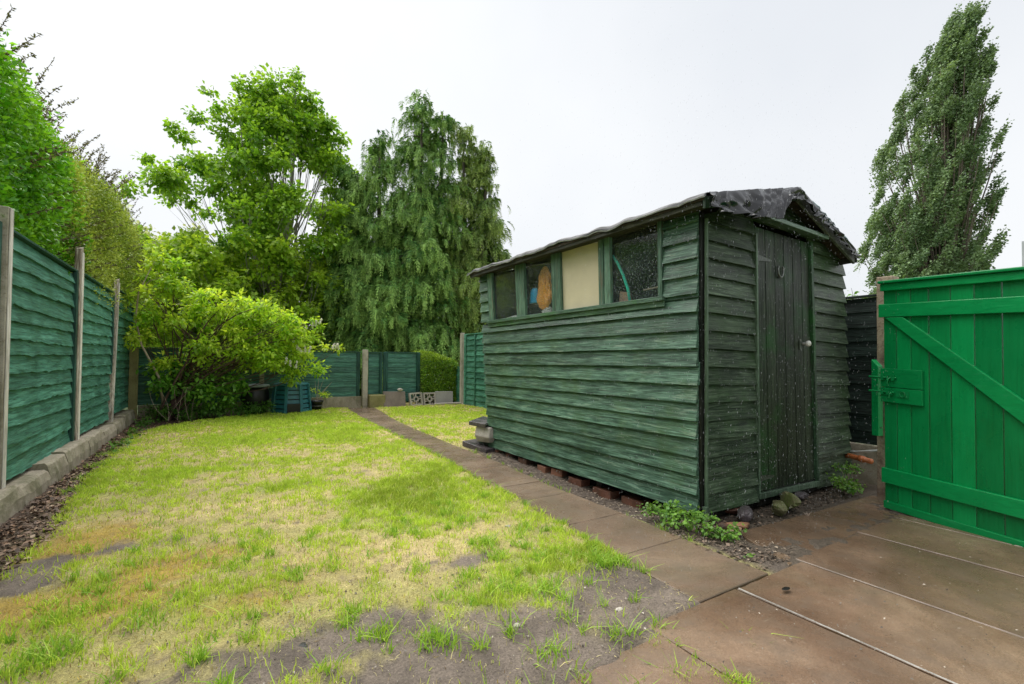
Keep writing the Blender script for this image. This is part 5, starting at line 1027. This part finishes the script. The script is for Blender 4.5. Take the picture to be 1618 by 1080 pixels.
litter('crumbs', np.stack([x, y], 1), RNG.uniform(.004, .012, n), Cc, 'scattered crumbs of soil and tiny stones on the patio', 'litter', zf=np.full(n, .013))
n = 1500; x = RNG.uniform(-.6, 1.8, n); y = RNG.uniform(1.0, 2.4, n); r1 = RNG.random(n); Cc = np.stack([.07 + .5 * r1 ** 4, .06 + .45 * r1 ** 4, .05 + .38 * r1 ** 4], 1)
litter('soil_crumbs', np.stack([x, y], 1), RNG.uniform(.004, .014, n), Cc, 'crumbs of soil and small pale stones on the bare mud', 'litter')
# weeds
WEED = leafmat('weed_leaf', (.07, .20, .03), (.24, .44, .07), .35, .45)
def weed(x, y, r_, n, label, h=.1, z0=0, Ln=.032):
    t_ = thing('weed', (x, y, z0), label, 'weed', 'leafy weeds round the shed'); cs = [(x + RNG.normal() * r_ * .5, y + RNG.normal() * r_ * .4, z0 + h * RNG.uniform(.3, .9), r_ * RNG.uniform(.3, .5)) for _ in range(9)]
    P_ = clump_leaves(cs, n * 5, Ln * .85, .8, up=1.2, flat=.6); leaf_obj('leaves', *P_[:5], WEED, t_, c=P_[5]); m_ = MB()
    for c_ in cs: m_.tube([(x, y, z0 - .02), ((x + c_[0]) / 2, (y + c_[1]) / 2, c_[2] * .7), c_[:3]], [.003, .002, .001], 5)
    m_.build('stems', TWIG_P, t_)
weed(2.48, 2.16, .10, 130, 'low weed with pink bud farthest left under the shed wall', .07); weed(2.52, 2.0, .13, 190, 'bushy weed under the near corner of the shed', .10); weed(2.46, 1.84, .12, 190, 'spreading bright green weed directly below the shed corner', .08)
weed(2.46, 1.68, .11, 150, 'round-leaved weed at the edge of the patio slab', .06); weed(2.62, 1.64, .06, 80, 'small weed beside the orange-brown stone', .05); weed(2.33, 1.40, .035, 60, 'tiny bright sprig in the debris at the path end', .03)
weed(4.16, 1.74, .14, 200, 'lacy green weed between the shed and the gate post', .12); weed(4.34, 1.80, .10, 120, 'taller pale weed against the gravel board behind the lacy one', .22); weed(3.30, 1.60, .03, 30, 'single sprig beside the mossy stones', .03)
n_ = 0
GC = leafmat('ground_cover_leaf', (.04, .13, .02), (.14, .30, .04), .35, .45)
cs = [(RNG.uniform(-.95, .85), 9.15 + RNG.random() * .6, RNG.uniform(.03, .22), RNG.uniform(.08, .16)) for _ in range(85)]; cs += [(-.95 + RNG.random() * .15, RNG.uniform(6.4, 9.2), .04, .06) for _ in range(26)]
P = clump_leaves(cs, 260, .045, .6, up=1.2, flat=.7); V, F_ = leafquads(*P[:5]); tag(np_mesh('ground_cover', V, F_, GC, C=np.repeat(P[5], 4, 0)), 'low leafy ground cover under the shrub in the far left corner', 'ground cover', kind='stuff')
# odd bits on the ground
for (x, y, z, rr, mt, lb) in [(.53, 2.22, .01, (.03, .018, .006), STONE, 'small white stone on the lawn above the mud'), (1.50, 2.42, .01, (.022, .014, .006), STONE, 'tiny pale stone on the lawn near the path'), (.27, 1.78, .008, (.02, .03, .006), DARKWOOD, 'black chip of wood on the bare mud'), (.97, 1.50, .01, (.016, .014, .008), STONE, 'white pebble beside a grass tuft on the mud'), (1.38, 1.38, .012, (.02, .013, .007), STONE, 'pale pebble on the mud near the patio edge'), (2.12, 1.12, .018, (.03, .012, .004), DARKWOOD, 'dark dead leaf on the wet patio slab')]:
    V_, F_ = rock((x, y, z), rr, int(x * 100)); m = MB().rnd(); m.add(V_, F_); tag(m.build('pebble' if mt is STONE else 'dead_leaf' if 'leaf' in lb else 'wood_chip', mt, origin=(x, y, z - rr[2])), lb, 'pebble' if mt is STONE else 'debris')

# falling rain drops
def rain_mat():
    s = NT('rain_water', .1); s.p.inputs['Base Color'].default_value = (.6, .63, .66, 1); t = s.n('BsdfTransparent'); x = s.n('MixShader'); x.inputs[0].default_value = .5
    s.l(t.outputs[0], x.inputs[1]); s.l(s.p.outputs[0], x.inputs[2]); s.l(x.outputs[0], s.out.inputs['Surface']); return s.m
n = 5200; P_ = np.stack([RNG.uniform(1.5, 3.8, n), RNG.uniform(1.2, 1.84, n), RNG.uniform(.1, 2.6, n)], 1); q = RNG.random(n) < .3; P_[q, 0] = RNG.uniform(1.5, 2.45, q.sum()); P_[q, 1] = RNG.uniform(1.9, 4.6, q.sum())
ax = np.array([-.34, -.12, -.93]); ax /= np.linalg.norm(ax); s1 = np.cross(ax, (0, 1, 0)); s1 /= np.linalg.norm(s1); s2 = np.cross(ax, s1); rr = RNG.uniform(.0004, .0007, n)[:, None]; hl = rr * 10
V = np.stack([P_ - ax * hl, P_ + s1 * rr, P_ + s2 * rr, P_ - s1 * rr, P_ - s2 * rr, P_ + ax * hl], 1).reshape(-1, 3); i = np.arange(n)[:, None] * 6
F_ = np.concatenate([i + np.array([[0, a, b]]) for a, b in ((1, 2), (2, 3), (3, 4), (4, 1))] + [i + np.array([[5, b, a]]) for a, b in ((1, 2), (2, 3), (3, 4), (4, 1))])
tag(np_mesh('rain_drops', V, F_, rain_mat(), smooth=True), 'fine slanting rain drops falling in front of the shed', 'rain', kind='stuff')
